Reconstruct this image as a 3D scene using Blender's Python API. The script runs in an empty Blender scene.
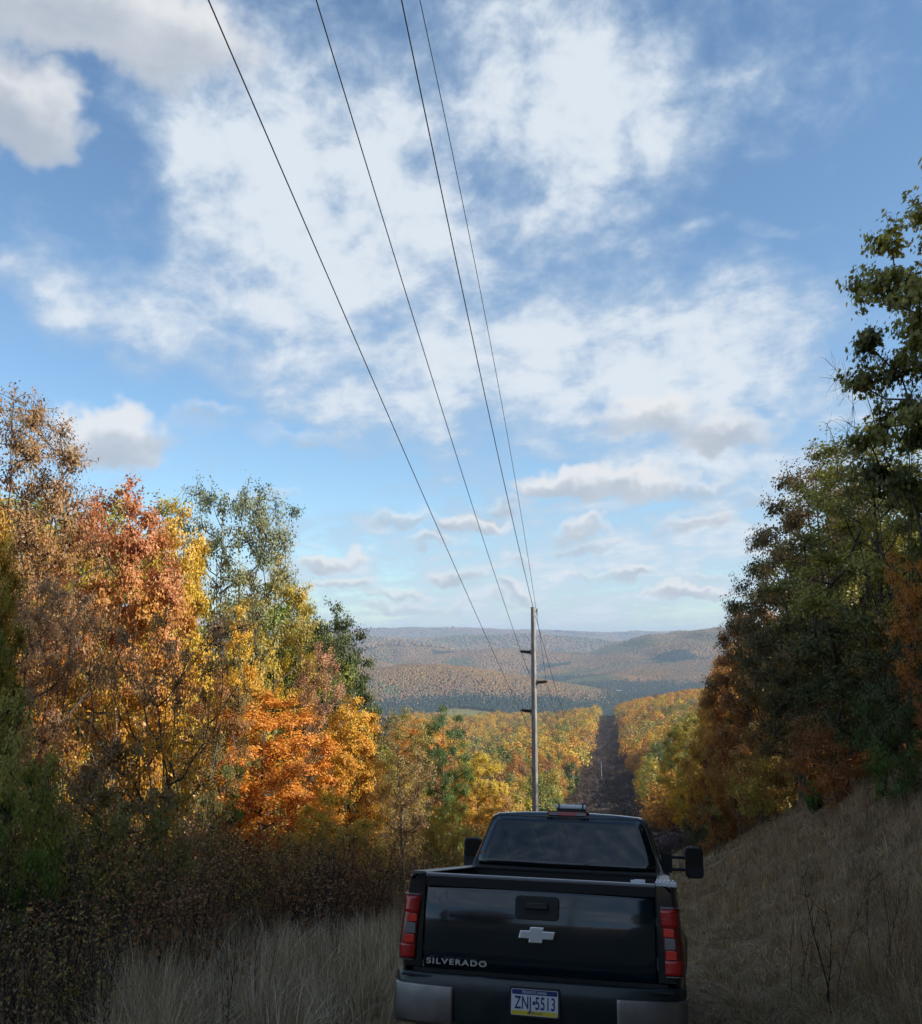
import bpy, bmesh, math, random
import numpy as np
from mathutils import Vector, Matrix, Euler

random.seed(7)
rng = np.random.default_rng(11)
scene = bpy.context.scene
COL = scene.collection
EYE = 1.65
F = 922.0
PITCH = math.radians(7.9)
HEAD = math.radians(9.0)
SH, CH = math.sin(HEAD), math.cos(HEAD)
AX = -3.6            # where the line of poles passes beside the viewer

# ------------------------------------------------------------------ helpers
def link(o, parent=None):
    COL.objects.link(o)
    if parent is not None:
        o.parent = parent
    return o

def tag(o, label=None, cat=None, group=None, kind=None):
    if label: o['label'] = label
    if cat: o['category'] = cat
    if group: o['group'] = group
    if kind: o['kind'] = kind
    return o

def empty(name, loc=(0, 0, 0), rz=0.0):
    o = bpy.data.objects.new(name, None)
    o.empty_display_size = 0.3
    o.location = loc
    o.rotation_euler = (0, 0, rz)
    return link(o)

def mesh_np(name, verts, faces, mats=(), smooth=False, attrs=None, fmat=None):
    """verts (n,3), faces: list of int arrays (m,k) of equal k each"""
    me = bpy.data.meshes.new(name)
    verts = np.asarray(verts, dtype=np.float32)
    me.vertices.add(len(verts))
    me.vertices.foreach_set('co', verts.ravel())
    if not isinstance(faces, list): faces = [faces]
    faces = [np.asarray(f, dtype=np.int32) for f in faces if len(f)]
    nl = sum(f.size for f in faces); npoly = sum(len(f) for f in faces)
    me.loops.add(nl); me.polygons.add(npoly)
    me.loops.foreach_set('vertex_index', np.concatenate([f.ravel() for f in faces]))
    tot = np.concatenate([np.full(len(f), f.shape[1], dtype=np.int32) for f in faces])
    start = np.concatenate([[0], np.cumsum(tot)[:-1]]).astype(np.int32)
    me.polygons.foreach_set('loop_start', start)
    me.polygons.foreach_set('loop_total', tot)
    me.polygons.foreach_set('use_smooth', np.full(npoly, smooth, dtype=bool))
    if fmat is not None:
        me.polygons.foreach_set('material_index', np.asarray(fmat, dtype=np.int32))
    for k, v in (attrs or {}).items():
        v = np.asarray(v, dtype=np.float32)
        if v.ndim == 1:
            a = me.attributes.new(k, 'FLOAT', 'POINT'); a.data.foreach_set('value', v)
        else:
            if v.shape[1] == 3: v = np.concatenate([v, np.ones((len(v), 1), np.float32)], 1)
            a = me.attributes.new(k, 'FLOAT_COLOR', 'POINT'); a.data.foreach_set('color', v.ravel())
    for m in mats: me.materials.append(m)
    me.update(calc_edges=True)
    return me

def obj(name, me, parent=None, loc=None):
    o = bpy.data.objects.new(name, me)
    if loc is not None: o.location = loc
    return link(o, parent)

def smooth(a, b, x):
    t = np.clip((x - a) / (b - a), 0, 1)
    return t * t * (3 - 2 * t)

def _hash(ix, iy, s):
    h = (ix.astype(np.int64) * 374761393 + iy.astype(np.int64) * 668265263 + s * 1442695041) & 0xffffffff
    h = ((h ^ (h >> 13)) * 1274126177) & 0xffffffff
    return ((h ^ (h >> 16)) & 0xffff) / 65535.0

def vnoise(x, y, s=0):
    x = np.asarray(x, float); y = np.asarray(y, float)
    ix, iy = np.floor(x), np.floor(y)
    fx, fy = x - ix, y - iy
    fx = fx * fx * (3 - 2 * fx); fy = fy * fy * (3 - 2 * fy)
    a = _hash(ix, iy, s); b = _hash(ix + 1, iy, s); c = _hash(ix, iy + 1, s); d = _hash(ix + 1, iy + 1, s)
    return (a * (1 - fx) + b * fx) * (1 - fy) + (c * (1 - fx) + d * fx) * fy

def fbm(x, y, s=0, o=4):
    v = 0; a = .5
    for i in range(o):
        v = v + a * (vnoise(x * 2 ** i, y * 2 ** i, s + i) - .5) * 2; a *= .5
    return v

# ------------------------------------------------------------------ terrain
_S = np.array([-400, -150, -60, -20, 0, 6.5, 45, 80, 150, 250, 400, 500, 700, 1000, 1120, 1300, 1600, 1900, 20000.])
_Z = np.array([62, 31, 11.5, 3.0, 0, -1.36, -9.6, -17.6, -31, -43.5, -54, -59.5, -68, -79.5, -90, -118, -160, -183, -183.])
_ss = np.arange(-400, 2400, 1.0)
_zz = np.interp(_ss, _S, _Z)
def _blur(z, n):
    k = np.hanning(n); k /= k.sum()
    return np.convolve(np.pad(z, n // 2, mode='edge'), k, 'valid')[:len(z)]
_zb = _blur(_zz, 61)
_zs = _blur(_zz, 9)
_w = smooth(30, 90, _ss)
_zt = _zs * (1 - _w) + _zb * _w

def st(x, y):
    return (x - AX) * SH + y * CH, (x - AX) * CH - y * SH

def xy(s, t):
    return AX + s * SH + t * CH, s * CH - t * SH

TRAIL_T = 3.15
def ground_h(x, y):
    x = np.asarray(x, float); y = np.asarray(y, float)
    s, t = st(x, y)
    z = np.interp(s, _ss, _zt)
    fade = 1 - smooth(850, 1400, s)
    # bank rising on the right
    tr = np.maximum(t - 4.8, 0)
    bank = np.where(tr < 3, tr * tr / 6, np.where(tr < 7.6, tr - 1.5, 6.1 + (.22 + .55 * smooth(60, 140, s)) * (tr - 7.6))) * (.93 - .48 * smooth(22, 85, s))
    bank = 34 * (1 - np.exp(-bank / 34.0))
    bank = bank * (1 - .15 * smooth(80, 250, s) * (1 - smooth(8, 60, t)))
    z = z + bank * fade
    tl = np.maximum(-t - 7, 0)
    drop = (.05 + .16 * smooth(200, 800, s)) * 60 * (1 - np.exp(-tl / 60.0)) * 1.3
    z = z - drop * fade
    r = np.hypot(x, y)
    if np.max(s) > 1240: z = far_country(x, y, s, z)
    return small_relief(x, y, s, t, r, z)

def far_country(x, y, s, z):
    H = np.zeros_like(z)
    def hill(cx, cy, sx, sy, top, rot=0.0, p=2.0):
        dx, dy = x - cx, y - cy
        c, sn = math.cos(rot), math.sin(rot)
        u = (dx * c + dy * sn) / sx; v = (-dx * sn + dy * c) / sy
        return (top + 185 - EYE * 0) * np.exp(-(u * u + v * v) ** (p / 2))
    n1 = fbm(x / 900., y / 900., 3, 4); n2 = fbm(x / 260., y / 260., 9, 3)
    hs = [hill(1500, 4300, 1000, 1100, 48, .0, 3.0),
          hill(950, 3300, 520, 520, -85, .3),
          hill(-330, 2450, 760, 250, -62, -.10, 2.6),
          hill(-620, 3300, 480, 330, -24, .1),
          hill(180, 4350, 560, 330, -52, -.1),
          hill(-300, 4700, 500, 300, -10, -.1),
          hill(-1900, 5900, 2400, 800, 98, .06),
          hill(300, 6400, 1300, 500, 38, .05),
          hill(-900, 9500, 6000, 800, 110, .02),
          hill(3000, 9800, 3500, 900, 60, .02)]
    P = 4.0
    for h in hs: H = H + np.maximum(h, 0) ** P
    H = H ** (1 / P)
    far = smooth(1250, 2000, s)
    n3_ = 9 * smooth(5000, 5600, y) + np.abs(fbm(x / 420., y / 620., 15, 3)); zf = -183 + H * (1 + .14 * n1 + .06 * n2 - .11 * np.exp(-(n3_ / .16) ** 2)) + n1 * 5
    z = z * (1 - far) + zf * far
    return z

def small_relief(x, y, s, t, r, z):
    near = 1 - smooth(1250, 2000, s)
    if np.max(r) > 60: z = z + near * smooth(60, 300, r) * 3.0 * fbm(x / 70., y / 70., 21, 3)
    if np.min(r) < 400: z = z + near * .10 * fbm(x / 3.1, y / 3.1, 31, 3) * smooth(1.5, 4, np.abs(t - TRAIL_T))
    # the track is worn to an even plane where the truck stands
    hx, hy = x - .474, y - 6.382; ca_, sa_ = math.cos(math.radians(11.62)), math.sin(math.radians(11.62))
    f_ = hx * sa_ + hy * ca_; l_ = hx * ca_ - hy * sa_
    wpl = smooth(-1.5, .3, f_) * (1 - smooth(6.2, 8.0, f_)) * (1 - smooth(1.15, 2.2, np.abs(l_)))
    z = z * (1 - wpl) + (-1.352 - f_ * math.tan(math.radians(11.84)) + .05) * wpl
    ruts = np.exp(-((np.abs(t - TRAIL_T) - .85) / .28) ** 2)
    z = z - .05 * ruts * (1 - smooth(40, 80, r)) * (1 - wpl) - .045 * wpl
    return z

def gz(x, y): return float(ground_h(np.array([x]), np.array([y]))[0])

def px_to_xy(px, Y, Z=0.0):
    """world X of something seen at picture column px when it stands Y metres ahead"""
    return (px - 461) / F * (Y * math.cos(PITCH) + (Z) * math.sin(PITCH))

def elev_z(py, Y):
    """height above ground datum of a picture row at distance Y"""
    u = (512 - py) / F
    return EYE + Y * math.tan(math.atan(u) + PITCH)

# ------------------------------------------------------------------ materials
def new_mat(name):
    m = bpy.data.materials.new(name); m.use_nodes = True
    nt = m.node_tree; nt.nodes.clear()
    out = nt.nodes.new('ShaderNodeOutputMaterial')
    return m, nt, out

def N(nt, kind, **kw):
    n = nt.nodes.new(kind)
    for k, v in kw.items():
        if k.startswith('i_'):
            key = k[2:]
            key = int(key) if key.isdigit() else key.replace('_', ' ')
            n.inputs[key].default_value = v
        else: setattr(n, k, v)
    return n

def principled(name, base, rough=.5, metal=0.0, spec=.5, coat=0.0, noise=None, bump=None, dirt=None):
    m, nt, out = new_mat(name)
    b = N(nt, 'ShaderNodeBsdfPrincipled')
    b.inputs['Base Color'].default_value = (*base, 1)
    b.inputs['Roughness'].default_value = rough
    b.inputs['Metallic'].default_value = metal
    b.inputs['Specular IOR Level'].default_value = spec
    b.inputs['Coat Weight'].default_value = coat
    b.inputs['Coat Roughness'].default_value = .06
    nt.links.new(b.outputs[0], out.inputs[0])
    tc = N(nt, 'ShaderNodeTexCoord')
    if noise:
        scale, col2, lo, hi = noise
        nz = N(nt, 'ShaderNodeTexNoise'); nz.inputs['Scale'].default_value = scale; nz.inputs['Detail'].default_value = 5
        nt.links.new(tc.outputs['Object'], nz.inputs['Vector'])
        mr = N(nt, 'ShaderNodeMapRange'); mr.inputs['From Min'].default_value = lo; mr.inputs['From Max'].default_value = hi
        nt.links.new(nz.outputs['Fac'], mr.inputs['Value'])
        mx = N(nt, 'ShaderNodeMix', data_type='RGBA')
        mx.inputs['A'].default_value = (*base, 1); mx.inputs['B'].default_value = (*col2, 1)
        nt.links.new(mr.outputs[0], mx.inputs['Factor']); nt.links.new(mx.outputs['Result'], b.inputs['Base Color'])
    if dirt:
        scale, r2 = dirt
        nz = N(nt, 'ShaderNodeTexNoise'); nz.inputs['Scale'].default_value = scale; nz.inputs['Detail'].default_value = 6
        nt.links.new(tc.outputs['Object'], nz.inputs['Vector'])
        mr = N(nt, 'ShaderNodeMapRange'); mr.inputs['From Min'].default_value = .4; mr.inputs['From Max'].default_value = .7
        mr.inputs['To Min'].default_value = rough; mr.inputs['To Max'].default_value = r2
        nt.links.new(nz.outputs['Fac'], mr.inputs['Value']); nt.links.new(mr.outputs[0], b.inputs['Roughness'])
    if bump:
        scale, strength, dist = bump
        nz = N(nt, 'ShaderNodeTexNoise'); nz.inputs['Scale'].default_value = scale; nz.inputs['Detail'].default_value = 4
        nt.links.new(tc.outputs['Object'], nz.inputs['Vector'])
        bp = N(nt, 'ShaderNodeBump'); bp.inputs['Strength'].default_value = strength; bp.inputs['Distance'].default_value = dist
        nt.links.new(nz.outputs['Fac'], bp.inputs['Height']); nt.links.new(bp.outputs[0], b.inputs['Normal'])
    return m

def bark_mat(name, c1, c2):
    m, nt, out = new_mat(name)
    b = N(nt, 'ShaderNodeBsdfPrincipled'); b.inputs['Roughness'].default_value = .9
    b.inputs['Specular IOR Level'].default_value = .15
    tc = N(nt, 'ShaderNodeTexCoord')
    mp = N(nt, 'ShaderNodeMapping'); mp.inputs['Scale'].default_value = (9, 9, 1.6)
    nz = N(nt, 'ShaderNodeTexNoise'); nz.inputs['Scale'].default_value = 1.5; nz.inputs['Detail'].default_value = 6
    mx = N(nt, 'ShaderNodeMix', data_type='RGBA')
    mx.inputs['A'].default_value = (*c1, 1); mx.inputs['B'].default_value = (*c2, 1)
    mr = N(nt, 'ShaderNodeMapRange'); mr.inputs['From Min'].default_value = .35; mr.inputs['From Max'].default_value = .65
    nt.links.new(tc.outputs['Object'], mp.inputs[0]); nt.links.new(mp.outputs[0], nz.inputs['Vector'])
    nt.links.new(nz.outputs['Fac'], mr.inputs[0]); nt.links.new(mr.outputs[0], mx.inputs['Factor'])
    nt.links.new(mx.outputs['Result'], b.inputs['Base Color'])
    bp = N(nt, 'ShaderNodeBump'); bp.inputs['Strength'].default_value = .6; bp.inputs['Distance'].default_value = .03
    nt.links.new(nz.outputs['Fac'], bp.inputs['Height']); nt.links.new(bp.outputs[0], b.inputs['Normal'])
    nt.links.new(b.outputs[0], out.inputs[0])
    return m

def leaf_mat(name, object_colours=True, transl=.35, lo=.80, hi=1.16):
    """leaf colour = mix of two colours carried by the tree itself, varied leaf by leaf"""
    m, nt, out = new_mat(name)
    var = N(nt, 'ShaderNodeAttribute', attribute_name='var', attribute_type='GEOMETRY')
    if object_colours:
        a = N(nt, 'ShaderNodeAttribute', attribute_name='leaf_a', attribute_type='OBJECT')
        b = N(nt, 'ShaderNodeAttribute', attribute_name='leaf_b', attribute_type='OBJECT')
        mixa = N(nt, 'ShaderNodeAttribute', attribute_name='blend', attribute_type='GEOMETRY')
        mx = N(nt, 'ShaderNodeMix', data_type='RGBA')
        nt.links.new(mixa.outputs['Fac'], mx.inputs['Factor'])
        nt.links.new(a.outputs['Color'], mx.inputs['A']); nt.links.new(b.outputs['Color'], mx.inputs['B'])
        base = mx.outputs['Result']
    else:
        c = N(nt, 'ShaderNodeAttribute', attribute_name='tint', attribute_type='GEOMETRY')
        base = c.outputs['Color']
    hsv = N(nt, 'ShaderNodeHueSaturation')
    nt.links.new(base, hsv.inputs['Color'])
    h = N(nt, 'ShaderNodeMapRange'); h.inputs['To Min'].default_value = .485; h.inputs['To Max'].default_value = .52
    v = N(nt, 'ShaderNodeMapRange'); v.inputs['To Min'].default_value = lo; v.inputs['To Max'].default_value = hi
    mul = N(nt, 'ShaderNodeMath', operation='MULTIPLY'); mul.inputs[1].default_value = 7.31
    fr = N(nt, 'ShaderNodeMath', operation='FRACT')
    nt.links.new(var.outputs['Fac'], mul.inputs[0]); nt.links.new(mul.outputs[0], fr.inputs[0])
    nt.links.new(var.outputs['Fac'], h.inputs[0]); nt.links.new(fr.outputs[0], v.inputs[0])
    nt.links.new(h.outputs[0], hsv.inputs['Hue']); nt.links.new(v.outputs[0], hsv.inputs['Value'])
    d = N(nt, 'ShaderNodeBsdfDiffuse'); t = N(nt, 'ShaderNodeBsdfTranslucent')
    nt.links.new(hsv.outputs[0], d.inputs['Color']); nt.links.new(hsv.outputs[0], t.inputs['Color'])
    ms = N(nt, 'ShaderNodeMixShader'); ms.inputs[0].default_value = transl
    nt.links.new(d.outputs[0], ms.inputs[1]); nt.links.new(t.outputs[0], ms.inputs[2])
    g = N(nt, 'ShaderNodeBsdfGlossy'); g.inputs['Roughness'].default_value = .45
    g.inputs['Color'].default_value = (.9, .9, .9, 1)
    ms2 = N(nt, 'ShaderNodeMixShader'); ms2.inputs[0].default_value = .035
    nt.links.new(ms.outputs[0], ms2.inputs[1]); nt.links.new(g.outputs[0], ms2.inputs[2])
    nt.links.new(ms2.outputs[0], out.inputs[0])
    return m

M_BARK = bark_mat('bark_grey_brown', (.06, .048, .038), (.16, .135, .11))
M_BARK_DARK = bark_mat('bark_dark', (.035, .027, .022), (.09, .07, .055))
M_BARK_PALE = bark_mat('bark_pale', (.22, .20, .17), (.42, .39, .34))
M_LEAF = leaf_mat('leaves_autumn')
M_LEAF_FAR = leaf_mat('leaves_far', False, .2, .84, 1.14)
M_GRASS = leaf_mat('dry_grass_blades', False, .25, .75, 1.2)

# ------------------------------------------------------------------ tree maker
def tubes_mesh(segs, sides=5):
    """segs: list of (p0, p1, r0, r1)"""
    p0 = np.array([s[0] for s in segs]); p1 = np.array([s[1] for s in segs])
    r0 = np.array([s[2] for s in segs])[:, None, None]; r1 = np.array([s[3] for s in segs])[:, None, None]
    d = p1 - p0; L = np.linalg.norm(d, axis=1, keepdims=True) + 1e-9; d = d / L
    p1 = p1 + d * np.minimum(r1[:, :, 0], L) * .4
    up = np.where(np.abs(d[:, 2:3]) > .9, np.array([[1., 0, 0]]), np.array([[0, 0, 1.]]))
    a = np.cross(d, up); a /= np.linalg.norm(a, axis=1, keepdims=True); b = np.cross(d, a)
    th = np.arange(sides) * 2 * np.pi / sides
    ring = a[:, None, :] * np.cos(th)[None, :, None] + b[:, None, :] * np.sin(th)[None, :, None]
    v = np.concatenate([p0[:, None, :] + ring * r0, p1[:, None, :] + ring * r1], 1)
    n = len(segs); base = (np.arange(n) * 2 * sides)[:, None, None]
    k = np.arange(sides); k2 = (k + 1) % sides
    q = np.stack([k, k2, k2 + sides, k + sides], 1)[None]
    return v.reshape(-1, 3), (base + q).reshape(-1, 4)

LOBED = np.array([[0, -.5, 0], [.18, -.22, .02], [.5, -.18, .08], [.27, .02, .04], [.42, .3, .08], [.13, .22, .0], [0, .55, -.05],
                  [-.13, .22, .0], [-.42, .3, .08], [-.27, .02, .04], [-.5, -.18, .08], [-.18, -.22, .02]])
RHOMB = np.array([[0, -.5, 0], [.34, -.02, .09], [0, .5, -.04], [-.34, -.02, .09]])

def leaf_quads(pos, size, r, shape=RHOMB, upbias=.5, out=None):
    n = len(pos)
    nrm = r.normal(size=(n, 3))
    if out is None: nrm[:, 2] = np.abs(nrm[:, 2]) * 1.0 + upbias
    else: nrm = nrm * .55 + out + np.array([0, 0, .25])
    nrm /= np.linalg.norm(nrm, axis=1, keepdims=True)
    a = r.normal(size=(n, 3)); a -= (a * nrm).sum(1, keepdims=True) * nrm
    a /= np.linalg.norm(a, axis=1, keepdims=True); b = np.cross(nrm, a)
    s = size[:, None, None]
    v = pos[:, None, :] + s * (shape[None, :, 0:1] * a[:, None, :] + shape[None, :, 1:2] * b[:, None, :] + shape[None, :, 2:3] * nrm[:, None, :])
    k = len(shape)
    f = (np.arange(n) * k)[:, None] + np.arange(k)[None]
    return v.reshape(-1, 3), f, k

def tree_arch(name, seed, H=12, R=3.6, base=.25, n_clump=60, rc=.9, twigs=9, leaves=22, leaf=.15, profile='round',
              trunk_r=.17, flat=.7, wob=.25, shape=RHOMB, fork=1, sides=6, bark=None, twig_r=.012, lean=.0, grad=.5, top=.86):
    r = np.random.default_rng(seed)
    zb, zt = H * base, H
    def env(h):
        if profile == 'round': return np.sqrt(np.clip(1 - (2 * h - .95) ** 2 * .95, 0, 1))
        if profile == 'oval': return np.sqrt(np.clip(1 - (2 * h - .9) ** 2, 0, 1)) * (1 - .25 * h)
        if profile == 'cone': return np.clip(1.05 - h, 0.08, 1) ** .75 * smooth(-.15, .15, h)
        if profile == 'vase': return .25 + .75 * np.sqrt(np.clip(1 - (h - .72) ** 2 * 3.0, 0, 1)) * h ** .4
        return np.ones_like(h)
    asym = r.uniform(.78, 1.15, 8)
    pts = []
    tries = 0
    mind = (R * R * (zt - zb) / n_clump) ** (1 / 3) * .85
    while len(pts) < n_clump and tries < 20000:
        tries += 1
        h = r.uniform(0, 1); th = r.uniform(0, 2 * np.pi)
        rr = r.uniform(0, 1) ** .42
        ki = th / (2 * np.pi) * 8; k0 = int(ki) % 8; k1 = (k0 + 1) % 8
        am = asym[k0] * (1 - ki % 1) + asym[k1] * (ki % 1)
        rad = R * float(env(np.array(h))) * rr * am
        p = np.array([rad * np.cos(th), rad * np.sin(th), zb + h * (zt - zb) - rc * .4])
        if r.uniform() > .35 + .65 * rr: continue
        if all(np.sum((p - q) ** 2) > mind * mind for q in pts): pts.append(p)
        if tries % 400 == 0: mind *= .93
    pts = np.array(pts)
    nodes = []; par = []
    for fk in range(fork):
        ang = r.uniform(0, 2 * np.pi); sp = 0 if fork == 1 else r.uniform(.10, .2)
        last = -1 if fk == 0 else 0
        nst = int(H * top / .6)
        off = np.zeros(2); vel = np.array([np.cos(ang), np.sin(ang)]) * sp
        for i in range(nst + 1):
            if fk > 0 and i == 0: continue
            z = i * H * top / nst
            vel = vel + r.normal(size=2) * .02 * wob
            off = off + vel * .6 + r.normal(size=2) * .05 * wob
            nodes.append(np.array([off[0] + lean * z, off[1], z])); par.append(last); last = len(nodes) - 1
    order = np.argsort(np.hypot(pts[:, 0], pts[:, 1]) + .25 * (pts[:, 2] - zb))
    ends = []
    for i in order:
        c = pts[i]; A = np.array(nodes)
        d = c - A; dist = np.linalg.norm(d, axis=1)
        cost = dist + 2.2 * np.maximum(0, A[:, 2] - (c[2] - .35 * np.hypot(d[:, 0], d[:, 1]))) + 3 * (A[:, 2] < zb * .75)
        j = int(np.argmin(cost)); k = max(1, int(round(dist[j] / .65)))
        p0 = A[j]; last = j
        ctrl = (p0 + c) / 2 + np.array([0, 0, -.10 * dist[j]]) + r.normal(size=3) * .08 * dist[j]
        for q in range(1, k + 1):
            tt = q / k
            p = (1 - tt) ** 2 * p0 + 2 * tt * (1 - tt) * ctrl + tt * tt * c
            nodes.append(p); par.append(last); last = len(nodes) - 1
        ends.append(last)
    nodes = np.array(nodes)
    cnt = np.zeros(len(nodes)); cnt[ends] = 1
    for i in range(len(nodes) - 1, 0, -1):
        if par[i] >= 0: cnt[par[i]] += max(cnt[i], .02)
    cmax = max(cnt.max(), 1)
    rad = twig_r * 1.6 + (trunk_r - twig_r * 1.6) * (cnt / cmax) ** .55
    hfac = 1 - .55 * np.clip(nodes[:, 2] / H, 0, 1)
    rad = np.maximum(rad * hfac, twig_r * 1.2)
    segs = []
    for i in range(len(nodes)):
        if par[i] >= 0:
            j = par[i]; r0 = min(rad[j], rad[i] * 1.35)
            if nodes[j][2] < .4: r0 = rad[j] * 1.35
            segs.append((nodes[j], nodes[i], r0, rad[i]))
    v1, f1 = tubes_mesh(segs, sides)
    # twigs and leaves
    tsegs = []; lp = []; lb = []; lo_ = []
    for c in pts:
        n = max(2, int(twigs * r.uniform(.6, 1.4)))
        dirs = r.normal(size=(n, 3)); dirs[:, 2] = dirs[:, 2] * flat + .25
        outw = np.array([c[0], c[1], 0]); outw = outw / (np.linalg.norm(outw) + .3)
        dirs += outw * .55
        dirs /= np.linalg.norm(dirs, axis=1, keepdims=True)
        ln = rc * r.uniform(.5, 1.25, n)
        cb = r.uniform()
        for dd, l in zip(dirs, ln):
            e = c + dd * l + np.array([0, 0, -.08 * l]); mid = c + dd * l * .5 + r.normal(size=3) * .06 * l
            tsegs.append((c, mid, twig_r, twig_r * .75)); tsegs.append((mid, e, twig_r * .75, twig_r * .4))
            m = r.poisson(leaves)
            if m == 0: continue
            tt = r.uniform(.25, 1.05, m)[:, None]
            q = c + (e - c) * tt + r.normal(size=(m, 3)) * np.array([1, 1, .75]) * rc * .17
            lp.append(q); lb.append(np.full(m, cb)); lo_.append(np.tile(dd * .9 + np.array([c[0] / R, c[1] / R, (c[2] - (zb + zt) / 2) / (zt - zb) * 1.2]) * .9, (m, 1)))
    v2, f2 = tubes_mesh(tsegs, 3)
    tm = mesh_np(name + '_trunk', np.concatenate([v1, v2]), np.concatenate([f1, f2 + len(v1)]), [bark or M_BARK], True)
    cm = None
    if lp:
        lp = np.concatenate(lp); lb = np.concatenate(lb)
        sz = leaf * r.uniform(.65, 1.35, len(lp))
        v, f, k = leaf_quads(lp, sz, r, shape, .5, np.concatenate(lo_))
        hh = (lp[:, 2] - zb) / (zt - zb)
        bl = np.clip((hh - grad) * 1.3 + .5 + (lb - .5) * .8 + r.normal(size=len(lp)) * .12, 0, 1)
        if k > 4:
            # fan from the middle
            cen = v.reshape(-1, k, 3)[:, [0, 3, 6, 9], :].mean(1)
            V = np.concatenate([v.reshape(-1, k, 3), cen[:, None, :]], 1); kk = k + 1
            i0 = (np.arange(len(lp)) * kk)[:, None, None]
            tri = np.stack([np.arange(k), (np.arange(k) + 1) % k, np.full(k, k)], 1)[None]
            v = V.reshape(-1, 3); f = (i0 + tri).reshape(-1, 3); k = kk
        cm = mesh_np(name + '_crown', v, f, [M_LEAF], False,
                     {'blend': np.repeat(bl, k), 'var': np.repeat(r.uniform(0, 1, len(lp)), k)})
    return dict(trunk=tm, crown=cm, H=H, R=R, name=name)

AR = {}
AR['dense'] = tree_arch('maple_dense', 1, 12, 3.3, .22, 95, .78, 12, 44, .125, 'round', .17)
AR['dense2'] = tree_arch('maple_dense_two', 2, 12, 3.0, .18, 85, .82, 12, 42, .125, 'oval', .16, fork=2)
AR['twiggy'] = tree_arch('fine_twig_tree', 15, 13, 4.2, .25, 135, .75, 13, 24, .095, 'round', .15, wob=.6, fork=2)
AR['sparse'] = tree_arch('open_tree', 3, 13, 3.6, .3, 85, .8, 11, 20, .115, 'round', .15, wob=.6, fork=2)
AR['sparse2'] = tree_arch('open_tree_two', 4, 13, 3.2, .25, 80, .8, 10, 26, .115, 'vase', .14, wob=.7, fork=2)
AR['oak'] = tree_arch('oak_clumpy', 5, 13, 3.9, .2, 70, .92, 12, 36, .13, 'round', .22, flat=.5, wob=.5)
AR['oak2'] = tree_arch('oak_clumpy_two', 6, 14, 4.2, .12, 105, .92, 12, 38, .135, 'oval', .24, flat=.5, wob=.5)
AR['oval'] = tree_arch('oval_tree', 8, 12, 2.1, .12, 64, .75, 11, 34, .12, 'oval', .13)
AR['wide'] = tree_arch('spreading_tree', 9, 8, 4.0, .32, 60, .8, 9, 14, .12, 'vase', .12, wob=.8, fork=3, flat=.4)
AR['lobed'] = tree_arch('oak_near', 10, 15, 4.4, .18, 185, .72, 12, 27, .155, 'round', .26, flat=.5, wob=.5, shape=LOBED)
AR['bare'] = tree_arch('bare_tree', 12, 12, 2.8, .3, 85, .8, 8, 0, .1, 'vase', .10, wob=.5, fork=2, twig_r=.008, flat=1.0)
AR['low'] = tree_arch('low_edge_tree', 13, 6, 2.6, .04, 52, .75, 10, 32, .115, 'round', .07, fork=2)

BARKS = {'bare': M_BARK_PALE}
C = dict(orange=(.78, .37, .045), gold=(.80, .52, .055), red=(.70, .25, .10), pink=(.62, .35, .18), olive=(.44, .38, .08),
         green=(.14, .21, .045), dark=(.085, .095, .028), tan=(.42, .25, .11), grey=(.24, .26, .12), rust=(.46, .19, .055),
         ygreen=(.22, .28, .04), brown=(.29, .16, .06), lime=(.16, .24, .04))

def tree(name, label, arch, x, y, height, width=None, ca='orange', cb='gold', group=None, rz=None, cat='tree', sink=.15, z=None):
    A = AR[arch]
    e = empty(name, (x, y, (gz(x, y) if z is None else z) - sink), random.uniform(0, 6.28) if rz is None else rz)
    k = height / A['H']; w = k if width is None else width / (2 * A['R'] * 1.08)
    e.scale = (w, w, k)
    tag(e, label, cat, group)
    t = obj('trunk', A['trunk'], e)
    if A['crown'] is not None:
        c = obj('crown', A['crown'], e)
        j = lambda col: tuple(float(min(1, v * random.uniform(.88, 1.12))) for v in (C[col] if isinstance(col, str) else col))
        c['leaf_a'] = j(ca); c['leaf_b'] = j(cb)
    return e

def seen_tree(name, label, arch, px, top, Y, wpx=None, ca='orange', cb='gold', **kw):
    zt = elev_z(top, Y); x = px_to_xy(px, Y, zt - EYE - 3)
    h = zt - gz(x, Y) + .15
    w = None if wpx is None else wpx / F * Y
    return tree(name, label, arch, x, Y, h, w, ca, cb, **kw)

# ------------------------------------------------------------------ the wood on the left: trees one can tell apart
seen_tree('oak_tree', 'tall thin brown-leaved tree reaching highest on the left, twigs showing against the sky', 'twiggy', 5, 386, 19, 225, 'rust', 'tan')
seen_tree('maple_tree', 'bright red-topped maple with orange lower leaves, left wood', 'dense', 120, 481, 23, 150, 'orange', 'red')
seen_tree('maple_tree', 'golden yellow maple just behind the red-topped one', 'dense2', 176, 492, 29, 105, 'gold', 'gold')
seen_tree('ash_tree', 'airy olive-green tree rising behind the golden maple', 'sparse2', 232, 482, 36, 125, 'olive', 'grey')
seen_tree('ash_tree', 'olive and gold tree right of the tallest airy olive-green one', 'oak', 275, 548, 41, 115, 'gold', 'olive')
seen_tree('maple_tree', 'slim orange maple standing in front of the olive tree', 'oval', 237, 598, 33, 62, 'orange', 'gold')
seen_tree('oak_tree', 'dark green oak on the skyline left of the power lines', 'oak2', 336, 594, 48, 112, 'green', 'dark')
seen_tree('maple_tree', 'broad orange maple low in the middle of the left wood', 'dense', 262, 692, 31, 150, 'orange', 'orange')
seen_tree('maple_tree', 'yellow-orange maple below the dark green oak', 'dense2', 352, 690, 37, 84, 'orange', 'gold')
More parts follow.
